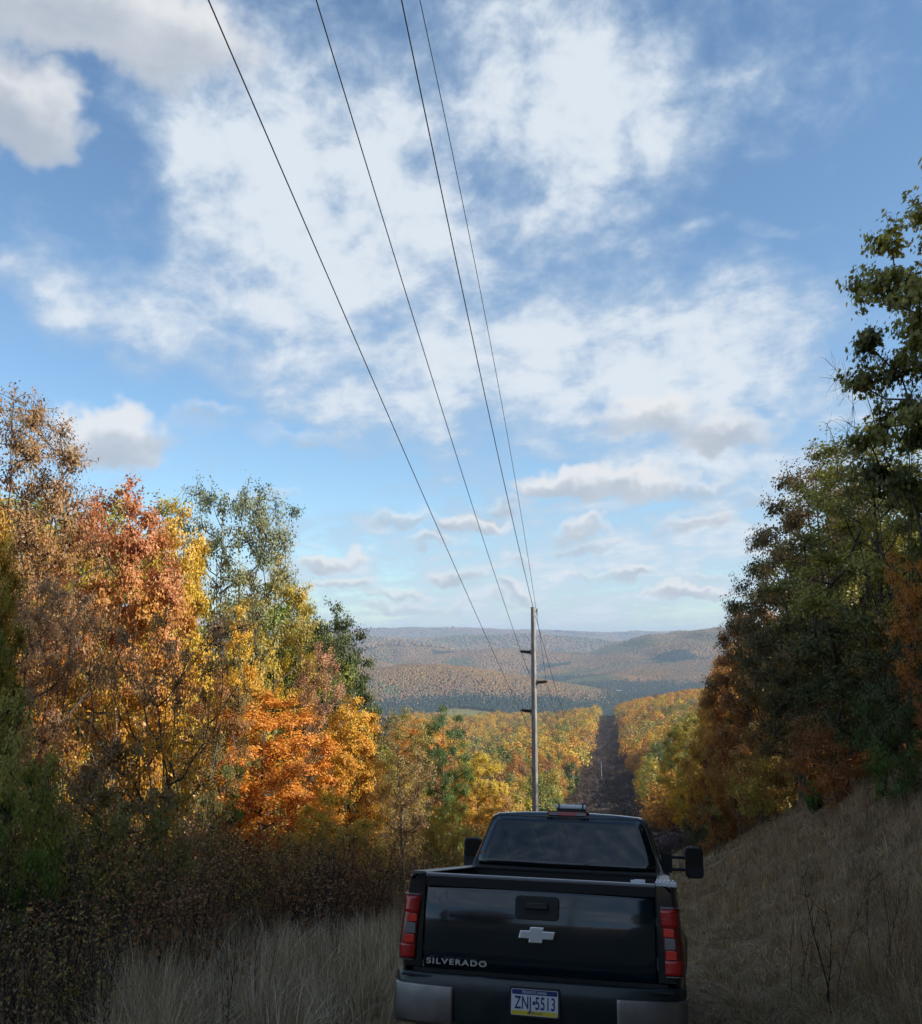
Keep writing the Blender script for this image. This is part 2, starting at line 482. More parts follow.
seen_tree('cherry_tree', 'pinkish brown thin-leaved tree above the orange maples', 'sparse', 318, 640, 40, 70, 'tan', 'pink')
seen_tree('cherry_tree', 'half-bare brown tree between the yellow-orange maple and the green column', 'sparse', 405, 706, 46, 84, 'tan', 'olive')
seen_tree('poplar_tree', 'narrow green column of a tree left of the pole', 'oak', 443, 703, 60, 66, 'lime', 'green')
seen_tree('maple_tree', 'orange maple at the end of the left wood beside the pole', 'dense', 478, 752, 76, 62, 'orange', 'gold')
seen_tree('maple_tree', 'spreading brown-orange maple with dark bare limbs, front of the left wood', 'wide', 165, 610, 17, 170, 'orange', 'tan')
seen_tree('maple_tree', 'small pinkish red maple at the left picture edge', 'sparse2', 20, 575, 15.5, 120, 'rust', 'pink')
seen_tree('maple_tree', 'yellow-green tree filling in behind the red-topped maple', 'dense', 78, 545, 30, 110, 'ygreen', 'gold')
seen_tree('hickory_tree', 'low olive-green bushy tree at the bottom left edge', 'low', 2, 690, 12.5, 110, 'lime', 'olive')
seen_tree('hickory_tree', 'yellow-green tree cut off by the left picture edge', 'dense2', -22, 478, 13, 90, 'lime', 'gold')
seen_tree('maple_tree', 'green-leaved young tree under the slim orange maple', 'oak', 215, 668, 27, 90, 'green', 'rust')
seen_tree('maple_tree', 'olive and tan low tree at the front of the left wood', 'low', 110, 735, 15.5, 130, 'olive', 'tan')
seen_tree('maple_tree', 'dull gold low tree between brush and broad orange maple', 'low', 330, 790, 27, 90, 'tan', 'gold')
seen_tree('maple_tree', 'small gold tree near the truck mirror', 'low', 452, 800, 50, 60, 'olive', 'gold')

SKY_L = np.array([(-200, 470), (0, 420), (60, 455), (110, 500), (160, 505), (240, 510), (290, 575), (330, 615), (385, 690), (450, 715), (485, 765), (560, 830)], float)
SKY_R = np.array([(600, 770), (640, 745), (700, 712), (725, 675), (745, 630), (780, 550), (800, 480), (840, 445), (922, 380), (1400, 200)], float)
def fill_row(n, srange, trange, sky, cols, side, archs, lab):
    made = 0; tries = 0; used = []
    while made < n and tries < n * 40:
        tries += 1
        s = random.uniform(*srange) if random.random() < .6 else srange[0] + (srange[1] - srange[0]) * random.random() ** 1.6
        t = random.uniform(*trange)
        x, y = xy(s, t)
        if y < 9: continue
        if any((x - a) ** 2 + (y - b) ** 2 < 2.6 ** 2 for a, b in used): continue
        px = 461 + F * x / (y * math.cos(PITCH))
        if px < -140 or px > 1060: continue
        lim = np.interp(px, sky[:, 0], sky[:, 1]) + random.uniform(6, 70)
        h = elev_z(lim, y) - gz(x, y)
        if h > 17: h = random.uniform(12, 16)
        if h < 5: continue
        used.append((x, y))
        ca, cb = random.choice(cols)
        a = random.choice(archs)
        d = 'near' if s < 35 else ('halfway down the slope' if s < 75 else 'far down the slope')
        nm = {'orange': 'orange', 'gold': 'golden', 'olive': 'olive', 'tan': 'brown', 'rust': 'rust-coloured', 'green': 'green', 'dark': 'dark green',
              'brown': 'dull brown', 'ygreen': 'yellow-green', 'grey': 'grey-green', 'red': 'red', 'pink': 'pinkish'}[ca]
        l = f'{nm} tree behind the front row of the {side} wood, {d}'
        tree('forest_tree', l, a, x, y, h, None if h > 8 else h * .6, ca, cb, group=f'{nm} trees inside the {side} wood, {d}')
        made += 1
    return used
fill_row(62, (14, 130), (-48, -12.5), SKY_L, [('orange', 'gold'), ('gold', 'orange'), ('olive', 'ygreen'), ('orange', 'tan'), ('ygreen', 'olive'), ('gold', 'olive'), ('green', 'olive')],
         'left', ['dense', 'dense2', 'sparse', 'oak', 'sparse2'], '')

# ------------------------------------------------------------------ the wood on the right
seen_tree('oak_tree', 'tall oak whose dark leafy branches hang in from the upper right edge', 'lobed', 1019, 122, 14.5, 345, 'dark', 'olive', rz=1.0)
seen_tree('bare_tree', 'leafless pale twiggy tree between the two dark oaks on the right', 'bare', 888, 352, 21, 120)
seen_tree('oak_tree', 'big dark green oak below the leafless tree, right wood', 'oak2', 876, 412, 25, 240, 'dark', 'olive')
seen_tree('oak_tree', 'dark brownish green oak left of the biggest right-hand oak', 'oak2', 822, 440, 33, 175, 'dark', 'brown')
seen_tree('oak_tree', 'brown and green tree whose side is ragged against the clouds', 'oak', 792, 520, 38, 140, 'brown', 'dark')
seen_tree('maple_tree', 'rust-red maple at the skyline of the right wood', 'dense2', 755, 585, 50, 104, 'rust', 'brown')
seen_tree('maple_tree', 'orange maple where the right wood meets the far hill', 'dense', 735, 645, 62, 70, 'rust', 'orange')
seen_tree('maple_tree', 'orange-brown tree at the foot of the right wood above the meadow', 'low', 712, 700, 70, 60, 'rust', 'orange')
seen_tree('maple_tree', 'rust-orange maple in the shade at the right picture edge', 'sparse2', 932, 548, 17, 80, 'rust', 'orange')
seen_tree('hickory_tree', 'green-leaved sapling under the rust-orange maple', 'low', 905, 640, 20, 90, 'green', 'dark')
seen_tree('maple_tree', 'dim orange small tree above the green bush', 'low', 845, 690, 28, 110, 'rust', 'brown')
seen_tree('maple_tree', 'yellowish small tree low in the right wood', 'low', 775, 720, 42, 100, 'olive', 'rust')
seen_tree('maple_tree', 'golden tree low beyond the right wood', 'dense', 690, 712, 92, 60, 'gold', 'olive')
fill_row(58, (8, 130), (14.5, 46), SKY_R, [('dark', 'olive'), ('brown', 'rust'), ('dark', 'olive'), ('green', 'dark'), ('green', 'dark')],
         'right', ['oak', 'oak2', 'dense', 'dense2', 'sparse'], '')
for i in range(26):      # low edge growth at the foot of the right wood
    s = 15 + 3.4 * i + random.uniform(-1, 1); t = 11.9 + random.uniform(-.3, 1.6)
    x, y = xy(s, t)
    if math.hypot(x - px_to_xy(815, 24), y - 24) < 2: continue
    ca, cb = random.choice([('dark', 'brown'), ('rust', 'olive'), ('brown', 'rust'), ('green', 'dark')])
    nm = {'dark': 'dark green', 'rust': 'rust-coloured', 'brown': 'brown', 'green': 'green'}[ca]
    tree('edge_bush', f'{nm} bushy growth at the foot of the right wood along the meadow', 'low', x, y, random.uniform(2.2, 5), None, ca, cb,
         group=f'{nm} bushes along the foot of the right wood', cat='bush')
# trees beside and behind the viewer that shade the track
for i in range(62):
    if i < 50: s, t = -22 + .95 * i + random.uniform(-1, 1), (13.5, 19, 25, 31)[i % 4] + random.uniform(-1.5, 1.5)
    else: s, t = random.uniform(-90, -12), random.choice([-1, 1]) * random.uniform(11, 30)
    x, y = xy(s, t)
    if y > 0 and (abs(x) - 5.5) / y < .52: continue
    tree('shade_tree', 'tall dark oak beside the track outside the picture', random.choice(['oak', 'oak2', 'oak2']), x, y, random.uniform(11.5, 13.8), 10.5, 'dark', 'rust',
         group='tall oaks shading the track')

# ------------------------------------------------------------------ brush: many-stemmed shrubs
def shrub_arch(name, seed, H, n_stem, spread, leaves, leaf, bark, dense=1.0):
    r = np.random.default_rng(seed); segs = []; lp = []
    for k in range(n_stem):
        a = r.uniform(0, 6.28); rr = r.uniform(0, spread * .35)
        p = np.array([rr * np.cos(a), rr * np.sin(a), -.1]); h = H * r.uniform(.55, 1.05)
        d = np.array([np.cos(a), np.sin(a), 0]) * r.uniform(.05, .4) * spread / H + np.array([0, 0, 1.])
        n = 8; r0 = r.uniform(.006, .014)
        for i in range(n):
            d = d + r.normal(size=3) * .09; d[2] = max(d[2], .35); dd = d / np.linalg.norm(d)
            q = p + dd * h / n
            segs.append((p, q, r0 * (1 - i / n * .7), r0 * (1 - (i + 1) / n * .7)))
            if i > 1:
                for b in range(r.integers(1, 4)):
                    bd = dd + r.normal(size=3) * .6; bd[2] = abs(bd[2]) * .8 + .1; bd /= np.linalg.norm(bd)
                    l = h * r.uniform(.08, .22); e = q + bd * l
                    segs.append((q, e, r0 * .45, r0 * .2))
                    m = r.poisson(leaves)
                    if m: lp.append(q + (e - q) * r.uniform(.1, 1.05, (m, 1)) + r.normal(size=(m, 3)) * .05)
            p = q
    v, f = tubes_mesh(segs, 3)
    tm = mesh_np(name + '_stems', v, f, [bark], True)
    cm = None
    if lp:
        lp = np.concatenate(lp); sz = leaf * r.uniform(.6, 1.4, len(lp))
        v, f, k = leaf_quads(lp, sz, r, RHOMB, .2)
        cm = mesh_np(name + '_leaves', v, f, [M_LEAF], False, {'blend': np.repeat(r.uniform(0, 1, len(lp)), k), 'var': np.repeat(r.uniform(0, 1, len(lp)), k)})
    return dict(trunk=tm, crown=cm, H=H, R=spread, name=name)
AR['brush'] = shrub_arch('brush', 31, 2.6, 20, 1.3, 3.4, .060, M_BARK_DARK)
AR['brush2'] = shrub_arch('brush_two', 32, 3.2, 16, 1.5, 3.2, .062, M_BARK)
AR['brush3'] = shrub_arch('brush_three', 33, 1.6, 24, 1.2, 1.5, .045, M_BARK_DARK)
AR['sapling'] = shrub_arch('sapling', 34, 5.5, 5, 1.2, 3.5, .11, M_BARK_PALE)
AR['weed'] = shrub_arch('weed', 35, 1.5, 3, .5, .8, .05, M_BARK_DARK)
AR['weed2'] = shrub_arch('weed_two', 36, 1.2, 5, .7, 1.0, .05, M_BARK)
AR['bush'] = shrub_arch('small_bush', 37, .9, 26, 1.0, 7, .09, M_BARK_DARK)

def brush(n, srange, trange, hr, archs, cols, lab, grp, name='shrub', cat='shrub'):
    for i in range(n):
        s = random.uniform(*srange); t = random.uniform(*trange) - .0
        x, y = xy(s, t); a = random.choice(archs); h = random.uniform(*hr)
        ca, cb = random.choice(cols)
        tree(name, lab, a, x, y, h, h / AR[a]['H'] * 2 * AR[a]['R'] * 1.08 * random.uniform(.9, 1.3), ca, cb, group=grp, cat=cat, sink=.02)
brush(90, (11.5, 30), (-10.5, -2.4), (1.2, 2.5), ['brush', 'brush2'], [('brown', 'tan'), ('tan', 'gold'), ('olive', 'brown')],
      'brown twiggy shrub at the near foot of the left wood', 'brown twiggy shrubs at the near foot of the left wood')
brush(60, (30, 78), (-12, -5.6), (2.2, 4.2), ['brush', 'brush2'], [('tan', 'gold'), ('olive', 'gold'), ('brown', 'rust')],
      'twiggy shrub farther down the foot of the left wood', 'twiggy shrubs farther down the foot of the left wood')
brush(105, (9.5, 28), (-7.5, -1.0), (.8, 1.9), ['brush3', 'brush3', 'brush'], [('brown', 'rust'), ('brown', 'tan'), ('rust', 'brown')],
      'knee-high brown shrub between the pale grass and the left wood', 'knee-high brown shrubs behind the pale grass', name='low_shrub')
brush(34, (13, 62), (-12, -6.5), (4.0, 6.5), ['sapling'], [('tan', 'gold'), ('olive', 'gold'), ('rust', 'orange')],
      'slim pale-stemmed sapling in the brush of the left wood', 'slim pale-stemmed saplings in the brush of the left wood', name='sapling', cat='sapling')
brush(70, (40, 125), (-8, 11), (.7, 1.5), ['brush3', 'weed2'], [('brown', 'tan'), ('olive', 'brown')],
      'low brown shrub in the cleared strip beyond the truck', 'low brown shrubs in the cleared strip', name='low_shrub')

def at(px, py, guess):
    """spot of open ground seen at that picture place"""
    u = (512 - py) / F; el = None
    y = guess
    for _ in range(60):
        d_c = math.cos(PITCH) - u * math.sin(PITCH); z_c = math.sin(PITCH) + u * math.cos(PITCH)
        x = (px - 461) / F * y / d_c
        z = EYE + y * z_c / d_c
        g = gz(x, y)
        y += (g - z) / (z_c / d_c - .02) * .35
        y = min(max(y, 2), 300)
    return x, y
for i in range(46):
    y = random.uniform(5.6, 11.5); x = -y * random.uniform(.37, .60); a = random.choice(['brush3', 'brush3', 'weed', 'brush'])
    ca, cb = random.choice([('brown', 'rust'), ('brown', 'tan'), ('olive', 'brown')]); h = random.uniform(.6, 1.35)
    tree('low_shrub', 'dark brown brush filling the bottom left corner beside the pale grass', a, x, y, h, h * 1.25, ca, cb, group='dark brush in the bottom left corner', cat='shrub', sink=.02)
bx, by = at(815, 812, 25)
tree('green_bush', 'small fresh green bush at the top edge of the dry meadow', 'bush', bx, by, 1.0, 1.3, 'green', 'lime', cat='bush', sink=.02)
for i, (px, py, h, a, lab) in enumerate([
        (832, 1015, 1.5, 'weed', 'tall dead weed stalk standing nearest in the right meadow'),
        (800, 1000, 1.0, 'weed2', 'bent dead weed left of the tallest stalk'),
        (885, 990, 1.25, 'weed2', 'branching dead weed right of the tallest stalk'),
        (905, 930, .9, 'weed', 'thin dead weed high up near the right picture edge'),
        (868, 905, .8, 'weed2', 'dead weed halfway up the right meadow')]):
    x, y = at(px, py, 6)
    tree('dead_weed', lab, a, x, y, h, h * .7, 'brown', 'tan', cat='weed', sink=.02)
for i in range(34):
    s, t = random.uniform(4, 26), random.uniform(6.5, 11.5)
    x, y = xy(s, t)
    tree('dead_weed', 'dry brown weed scattered over the right meadow', random.choice(['weed', 'weed2']), x, y, random.uniform(.4, .8), .45, 'brown', 'tan',
         group='dry weeds scattered over the right meadow', cat='weed', sink=.02)
for i in range(60):
    s, t = random.uniform(6.5, 17), random.uniform(-8, .6)
    x, y = xy(s, t)
    tree('dead_weed', 'dry brown weed among the tall pale grass left of the truck', random.choice(['weed', 'weed2']), x, y, random.uniform(.7, 1.25), .6, 'brown', 'rust',
         group='dry weeds among the tall grass left of the truck', cat='weed', sink=.02)

# ------------------------------------------------------------------ ground sheet
def build_ground():
    rad = np.concatenate([[0.0], np.geomspace(.6, 14000, 520)])
    az = np.radians(np.concatenate([np.arange(-180, -40, 4.0), np.arange(-40, 40, .16), np.arange(40, 180.01, 4.0)]))
    R_, A_ = np.meshgrid(rad, az, indexing='ij')
    x = R_ * np.sin(A_); y = R_ * np.cos(A_)
    z = ground_h(x, y)
    n, m = x.shape
    i = np.arange(n - 1)[:, None] * m + np.arange(m - 1)[None]
    f = np.stack([i, i + 1, i + m + 1, i + m], -1).reshape(-1, 4)
    s, t = st(x, y)
    r = R_
    col = np.zeros((n, m, 3))
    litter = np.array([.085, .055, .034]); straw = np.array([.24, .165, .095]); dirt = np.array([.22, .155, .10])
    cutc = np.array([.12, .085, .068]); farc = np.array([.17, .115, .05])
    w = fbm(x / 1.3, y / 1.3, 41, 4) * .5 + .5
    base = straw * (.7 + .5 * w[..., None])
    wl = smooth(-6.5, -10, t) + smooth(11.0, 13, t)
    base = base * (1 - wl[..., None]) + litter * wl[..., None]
    wt = np.exp(-((np.abs(t - TRAIL_T) - .85) / .4) ** 2) * (1 - smooth(60, 140, s))
    base = base * (1 - .8 * wt[..., None]) + dirt * .8 * wt[..., None]
    wc = smooth(70, 160, s) * (1 - wl)
    cc = cutc * (.75 + .6 * vnoise(x / 4, y / 9, 5)[..., None])
    trk = np.exp(-((np.abs(t - 1 - 2 * np.sin(s / 90.)) - .9) / .7) ** 2) * .6
    cc = cc * (1 - trk[..., None] * .5) + 0 * cc * np.array([.25, .22, .19]) * trk[..., None]
    base = base * (1 - wc[..., None]) + cc * wc[..., None]
    wf = smooth(1100, 1500, s)
    field = (smooth(.62, .68, vnoise(x / 260., y / 260., 77)) * (z < -150))[..., None] * wf[..., None]
    base = base * (1 - wf[..., None]) + farc * wf[..., None]
    base = base * (1 - field) + np.array([.16, .17, .06]) * field
    m_, nt, out = new_mat('ground_soil_and_straw')
    b = N(nt, 'ShaderNodeBsdfPrincipled'); b.inputs['Roughness'].default_value = .95; b.inputs['Specular IOR Level'].default_value = .1
    at_ = N(nt, 'ShaderNodeAttribute', attribute_name='tint', attribute_type='GEOMETRY')
    g = N(nt, 'ShaderNodeNewGeometry')
    nz = N(nt, 'ShaderNodeTexNoise'); nz.inputs['Scale'].default_value = 6; nz.inputs['Detail'].default_value = 8; nz.inputs['Roughness'].default_value = .7
    nt.links.new(g.outputs['Position'], nz.inputs['Vector'])
    mr = N(nt, 'ShaderNodeMapRange'); mr.inputs['From Min'].default_value = .3; mr.inputs['From Max'].default_value = .7
    mr.inputs['To Min'].default_value = .5; mr.inputs['To Max'].default_value = 1.5
    nt.links.new(nz.outputs['Fac'], mr.inputs[0])
    mu = N(nt, 'ShaderNodeVectorMath', operation='SCALE')
    nt.links.new(at_.outputs['Color'], mu.inputs[0]); nt.links.new(mr.outputs[0], mu.inputs['Scale'])
    nt.links.new(mu.outputs[0], b.inputs['Base Color'])
    bp = N(nt, 'ShaderNodeBump'); bp.inputs['Strength'].default_value = .8; bp.inputs['Distance'].default_value = .05
    nt.links.new(nz.outputs['Fac'], bp.inputs['Height']); nt.links.new(bp.outputs[0], b.inputs['Normal'])
    nt.links.new(b.outputs[0], out.inputs[0])
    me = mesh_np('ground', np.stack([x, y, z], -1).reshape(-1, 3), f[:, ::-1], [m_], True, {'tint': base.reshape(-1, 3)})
    tag(obj('ground', me), kind='structure')
build_ground()

# ------------------------------------------------------------------ grass (nobody could count it)
def blades(name, pts, h, w, lean, tint, segs=3):
    n = len(pts); r = rng
    a = r.uniform(0, 2 * np.pi, n); d = np.stack([np.cos(a), np.sin(a), np.zeros(n)], 1)
    la = r.uniform(0, 2 * np.pi, n); ld = np.stack([np.cos(la), np.sin(la), np.zeros(n)], 1)
    side = np.stack([-np.sin(a), np.cos(a), np.zeros(n)], 1)
    vs = []
    for k in range(segs + 1):
        q = k / segs
        cen = pts + ld * (lean * h * q ** 1.7)[:, None] + np.array([0, 0, 1.]) * (h * q * (1 - .35 * lean * q))[:, None]
        ww = (w * (1 - q) ** .6)[:, None] * .5
        if k < segs: vs += [cen - side * ww, cen + side * ww]
        else: vs += [cen]
    K = 2 * segs + 1
    V = np.stack(vs, 1).reshape(-1, 3)
    b = (np.arange(n) * K)[:, None]
    quads = np.concatenate([b + np.array([[2 * k, 2 * k + 1, 2 * k + 3, 2 * k + 2]]) for k in range(segs - 1)])
    tris = b + np.array([[2 * segs - 2, 2 * segs - 1, 2 * segs]])
    return mesh_np(name, V, [quads, tris], [M_GRASS], False, {'tint': np.repeat(tint, K, 0), 'var': np.repeat(r.uniform(0, 1, n), K)})

def tufts(x, y, r, per, spread, hs, w, lean, cols, seed):
    q = np.random.default_rng(seed); n = len(x)
    k = q.poisson(per, n) + 2; i = np.repeat(np.arange(n), k)
    hk = q.uniform(*hs, n) * (1 + .45 * fbm(x / 1.9, y / 1.9, seed, 2)); sp = spread * q.uniform(.5, 1.4, n)
    a = q.uniform(0, 2 * np.pi, len(i)); rr = np.sqrt(q.uniform(0, 1, len(i))) * sp[i]
    bx_, by_ = x[i] + rr * np.cos(a), y[i] + rr * np.sin(a)
    P = np.stack([bx_, by_, ground_h(bx_, by_) - .01], 1)
    h = hk[i] * q.uniform(.35, 1.1, len(i)); ci = q.integers(0, len(cols), n)
    tint = np.array(cols)[ci][i] * q.uniform(.6, 1.25, (len(i), 1)) * q.uniform(.75, 1.2, n)[i][:, None]
    ww = w[0] + r[i] * w[1]
    main = q.uniform(0, 2 * np.pi, n)[i]
    dirx = np.cos(a) * rr / spread + .5 * np.cos(main); diry = np.sin(a) * rr / spread + .5 * np.sin(main)
    L = q.uniform(*lean, len(i)); V = []
    sa = q.uniform(0, 2 * np.pi, len(i)); side = np.stack([np.cos(sa), np.sin(sa), 0 * sa], 1)
    for j in range(4):
        f = j / 3
        cen = P + np.stack([dirx, diry, 0 * dirx], 1) * (L * h * f ** 1.6)[:, None] + np.array([0, 0, 1.]) * (h * f * (1 - .4 * np.minimum(L, 1.3) * f))[:, None]
        o = side * (ww * (1 - f) ** .5 * .5)[:, None]
        V += [cen - o, cen + o] if j < 3 else [cen]
    V = np.stack(V, 1).reshape(-1, 3); b = (np.arange(len(i)) * 7)[:, None]
    quads = np.concatenate([b + np.array([[0, 1, 3, 2]]), b + np.array([[2, 3, 5, 4]])]); tris = b + np.array([[4, 5, 6]])
    return V, quads, tris, np.repeat(tint, 7, 0), np.repeat(q.uniform(0, 1, len(i)), 7)
def tuft_obj(name, label, groups):
    V = []; Q = []; T = []; C_ = []; A_ = []; o = 0
    for g in groups:
        v, q, t, c, a = tufts(*g); V.append(v); Q.append(q + o); T.append(t + o); C_.append(c); A_.append(a); o += len(v)
    me = mesh_np(name, np.concatenate(V), [np.concatenate(Q), np.concatenate(T)], [M_GRASS], False, {'tint': np.concatenate(C_), 'var': np.concatenate(A_)})
    tag(obj(name, me), label, 'grass', kind='stuff')

def scatter(n, rmin, rmax, a0, a1, tmin, tmax, p=.0):
    u = rng.uniform(0, 1, n)
    r = rmin * (rmax / rmin) ** u if p == 0 else rmin + (rmax - rmin) * u ** p
    a = np.radians(rng.uniform(a0, a1, n)); x = r * np.sin(a); y = r * np.cos(a)
    s, t = st(x, y); k = (t > tmin) & (t < tmax)
    x, y = x[k], y[k]
    return x, y, r[k], s[k], t[k]

DRY = [(.50, .35, .20), (.45, .31, .165), (.56, .41, .25), (.33, .215, .12), (.40, .29, .155), (.31, .26, .105)]
# right meadow: matted tussocks
x, y, r, s, t = scatter(30000, 3.0, 80, -6, 44, 4.9, 13)
k = rng.uniform(0, 1, len(x)) < np.clip(fbm(x / 1.4, y / 1.4, 61, 3) * 1.3 + .85, .15, 1); x, y, r = x[k], y[k], r[k]
x2, y2, r2, s2, t2 = scatter(4200, 4.0, 40, -6, 44, 6, 12.5)
tuft_obj('meadow_grass', 'matted dry grass in tussocks covering the bank right of the truck',
         [(x, y, r, 15, .14, (.12, .34), (.004, .0005), (.4, 1.6), DRY, 61), (x2, y2, r2, 10, .08, (.4, .75), (.003, .0004), (.1, .6), DRY[:3], 62)])
# track: sparse short
x, y, r, s, t = scatter(15000, 3.0, 70, -30, 40, -2.2, 5.4)
off = np.abs(t - TRAIL_T); k = rng.uniform(0, 1, len(x)) < np.where(np.abs(off - .85) < .40, .07, .62) * np.clip(fbm(x, y, 66, 3) + .75, .1, 1); x, y, r = x[k], y[k], r[k]
tuft_obj('track_grass', 'thin short grass growing along and between the wheel ruts', [(x, y, r, 10, .10, (.06, .22), (.004, .0005), (.3, 1.4), DRY, 64)])
# left: tall pale grass
x, y, r, s, t = scatter(14000, 4.4, 36, -36, 4, -8.5, 1.5)
nn = fbm(x / 1.5, y / 1.5, 71, 3); zone = (1 - smooth(10.5, 13.5, s + 1.2 * nn)) + smooth(-1.6, -.4, t); zone = np.clip(zone, 0, 1) * np.clip(smooth(-.40, -.31, x / y + .06 * nn) + .12, 0, 1)
k = rng.uniform(0, 1, len(x)) < np.clip(zone, .10, 1) * np.clip(nn * 2.2 + .45, .06, 1) * (1 - smooth(.6, 1.5, t)); x, y, r = x[k], y[k], r[k]
x2, y2, r2, s2, t2 = scatter(9000, 4.4, 36, -36, 4, -8.5, 1.6)
PALE = [(.62, .49, .32), (.58, .44, .27), (.66, .55, .40), (.46, .33, .19), (.38, .27, .15)]
tuft_obj('tall_grass', 'tall pale dead grass standing left of the truck',
         [(x, y, r, 17, .13, (.45, 1.0), (.0035, .00042), (.1, .9), PALE, 71), (x2, y2, r2, 9, .13, (.15, .4), (.0035, .0004), (.4, 1.6), DRY, 72)])
# fallen leaves
x, y, r, s, t = scatter(34000, 3.0, 45, -34, 42, -9, 13)
z = ground_h(x, y) + .012
pos = np.stack([x, y, z], 1)
V, Fc, K = leaf_quads(pos, rng.uniform(.03, .085, len(x)), np.random.default_rng(5), RHOMB, 2.5)
pal = np.array([(.30, .14, .06), (.20, .11, .06), (.50, .26, .09), (.16, .10, .06), (.48, .34, .20)])
tag(obj('fallen_leaves', mesh_np('fallen_leaves', V, Fc, [M_GRASS], False, {'tint': np.repeat(pal[rng.integers(0, 5, len(x))], K, 0), 'var': np.repeat(rng.uniform(0, 1, len(x)), K)})),
    'dry brown leaves strewn over the track and meadow', 'fallen leaves', kind='stuff')

x, y, r, s, t = scatter(5200, 3.0, 40, -34, 42, -3, 7.5)
k = rng.uniform(0, 1, len(x)) < np.where(np.abs(np.abs(t - TRAIL_T) - .85) < .5, 1.0, .25); x, y, r = x[k], y[k], r[k]
_o = np.array([(1, 0, 0), (-1, 0, 0), (0, 1, 0), (0, -1, 0), (0, 0, 1), (0, 0, -1)], float); _f = np.array([(0, 2, 4), (2, 1, 4), (1, 3, 4), (3, 0, 4), (2, 0, 5), (1, 2, 5), (3, 1, 5), (0, 3, 5)])
_v = _o[None] * (rng.uniform(.5, 1.3, (len(x), 6, 1)) * (rng.uniform(0, 1, (len(x), 1, 1)) ** 3 * .045 + .012)) * np.array([1.2, 1, .6]) + np.stack([x, y, ground_h(x, y)], 1)[:, None]
_p = np.array([(.24, .22, .19), (.17, .15, .13), (.30, .27, .22)])[rng.integers(0, 3, len(x))]
tag(obj('gravel', mesh_np('gravel', _v.reshape(-1, 3), ((np.arange(len(x)) * 6)[:, None, None] + _f[None]).reshape(-1, 3), [M_GRASS], False,
    {'tint': np.repeat(_p, 6, 0), 'var': np.repeat(rng.uniform(0, 1, len(x)), 6)})), 'small grey stones lying in the wheel ruts', 'gravel', kind='stuff')

# ------------------------------------------------------------------ woods down the slope
def low_crown(name, seed, H, R, n, leaf, base=.12):
    r = np.random.default_rng(seed)
    nc = 34; d = r.normal(size=(nc, 3)); d /= np.linalg.norm(d, axis=1, keepdims=True)
    cz = H * (base + 1) / 2; hz = H * (1 - base) / 2
    cen = np.stack([d[:, 0] * R * .72, d[:, 1] * R * .72, cz + d[:, 2] * hz * .74], 1) * r.uniform(.82, 1.08, (nc, 1))
    i = r.integers(0, nc, n); q = r.normal(size=(n, 3)); q /= np.linalg.norm(q, axis=1, keepdims=True)
    pos = cen[i] + q * (R * .34) * r.uniform(.5, 1.0, (n, 1)) * np.array([1, 1, .8])
    od = pos - np.array([0, 0, cz * .9]); od /= np.linalg.norm(od, axis=1, keepdims=True)
    v, f, k = leaf_quads(pos, leaf * r.uniform(.6, 1.4, n), r, RHOMB, .5, q + od)
    cb = r.uniform(0, 1, nc)[i]; bl = np.clip(cb * .9 + r.normal(size=n) * .12, 0, 1)
    cm = mesh_np(name + '_crown', v, f, [M_LEAF], False, {'blend': np.repeat(bl, k), 'var': np.repeat(r.uniform(0, 1, n), k)})
    segs = [(np.array([0, 0, -1.]), np.array([.1, 0, H * .5]), .2, .13), (np.array([.1, 0, H * .5]), np.array([0, .1, H * .85]), .13, .05)]
    for c in cen[:16]:
        z0 = np.array([.05, 0, max(H * .22, c[2] - R * .6)]); segs.append((z0, c, .07, .02))
    v, f = tubes_mesh(segs, 5)
    return dict(trunk=mesh_np(name + '_trunk', v, f, [M_BARK], True), crown=cm, H=H, R=R, name=name)
for i in range(4):
    AR[f'mid{i}'] = low_crown(f'slope_tree_{i}', 50 + i, 13, 4.2 + .3 * i, 3600, .42)
cols_mid = [('olive', 'gold'), ('gold', 'orange'), ('tan', 'orange'), ('green', 'olive'), ('olive', 'ygreen'), ('rust', 'tan'), ('gold', 'olive'), ('rust', 'red'), ('orange', 'rust'), ('dark', 'green')]
wmid = [8, 24, 16, 14, 8, 7, 9, 2, 18, 3]
CN = {'orange': 'orange', 'gold': 'golden', 'olive': 'olive', 'tan': 'tan', 'rust': 'rust-coloured', 'green': 'green', 'dark': 'dark green'}
spots = []
cell = {}
for _ in range(60000):
    s = 85 + 1050 * rng.uniform() ** 1.0; t = rng.uniform(-230, 230)
    if -9.5 + 3 * vnoise(s / 17, 1.0, 5) - 1.5 < t < 12.5 + 4 * vnoise(s / 15, 9.0, 6) - 2: continue
    if t < 0 and s < 125 and t > -50: continue
    if t > 0 and s < 120 and t < 48: continue
    x, y = xy(s, t); px = 461 + F * x / y
    if px < 400 or px > 790: continue
    kx, ky = int(x // 6), int(y // 6)
    if any((x - a) ** 2 + (y - b) ** 2 < 6.3 ** 2 for i in (-1, 0, 1) for j in (-1, 0, 1) for a, b in cell.get((kx + i, ky + j), ())): continue
    cell.setdefault((kx, ky), []).append((x, y)); spots.append((x, y, s, t, px))
spots.sort(key=lambda q: q[1])
made = 0; rest = []
vis_z = {}
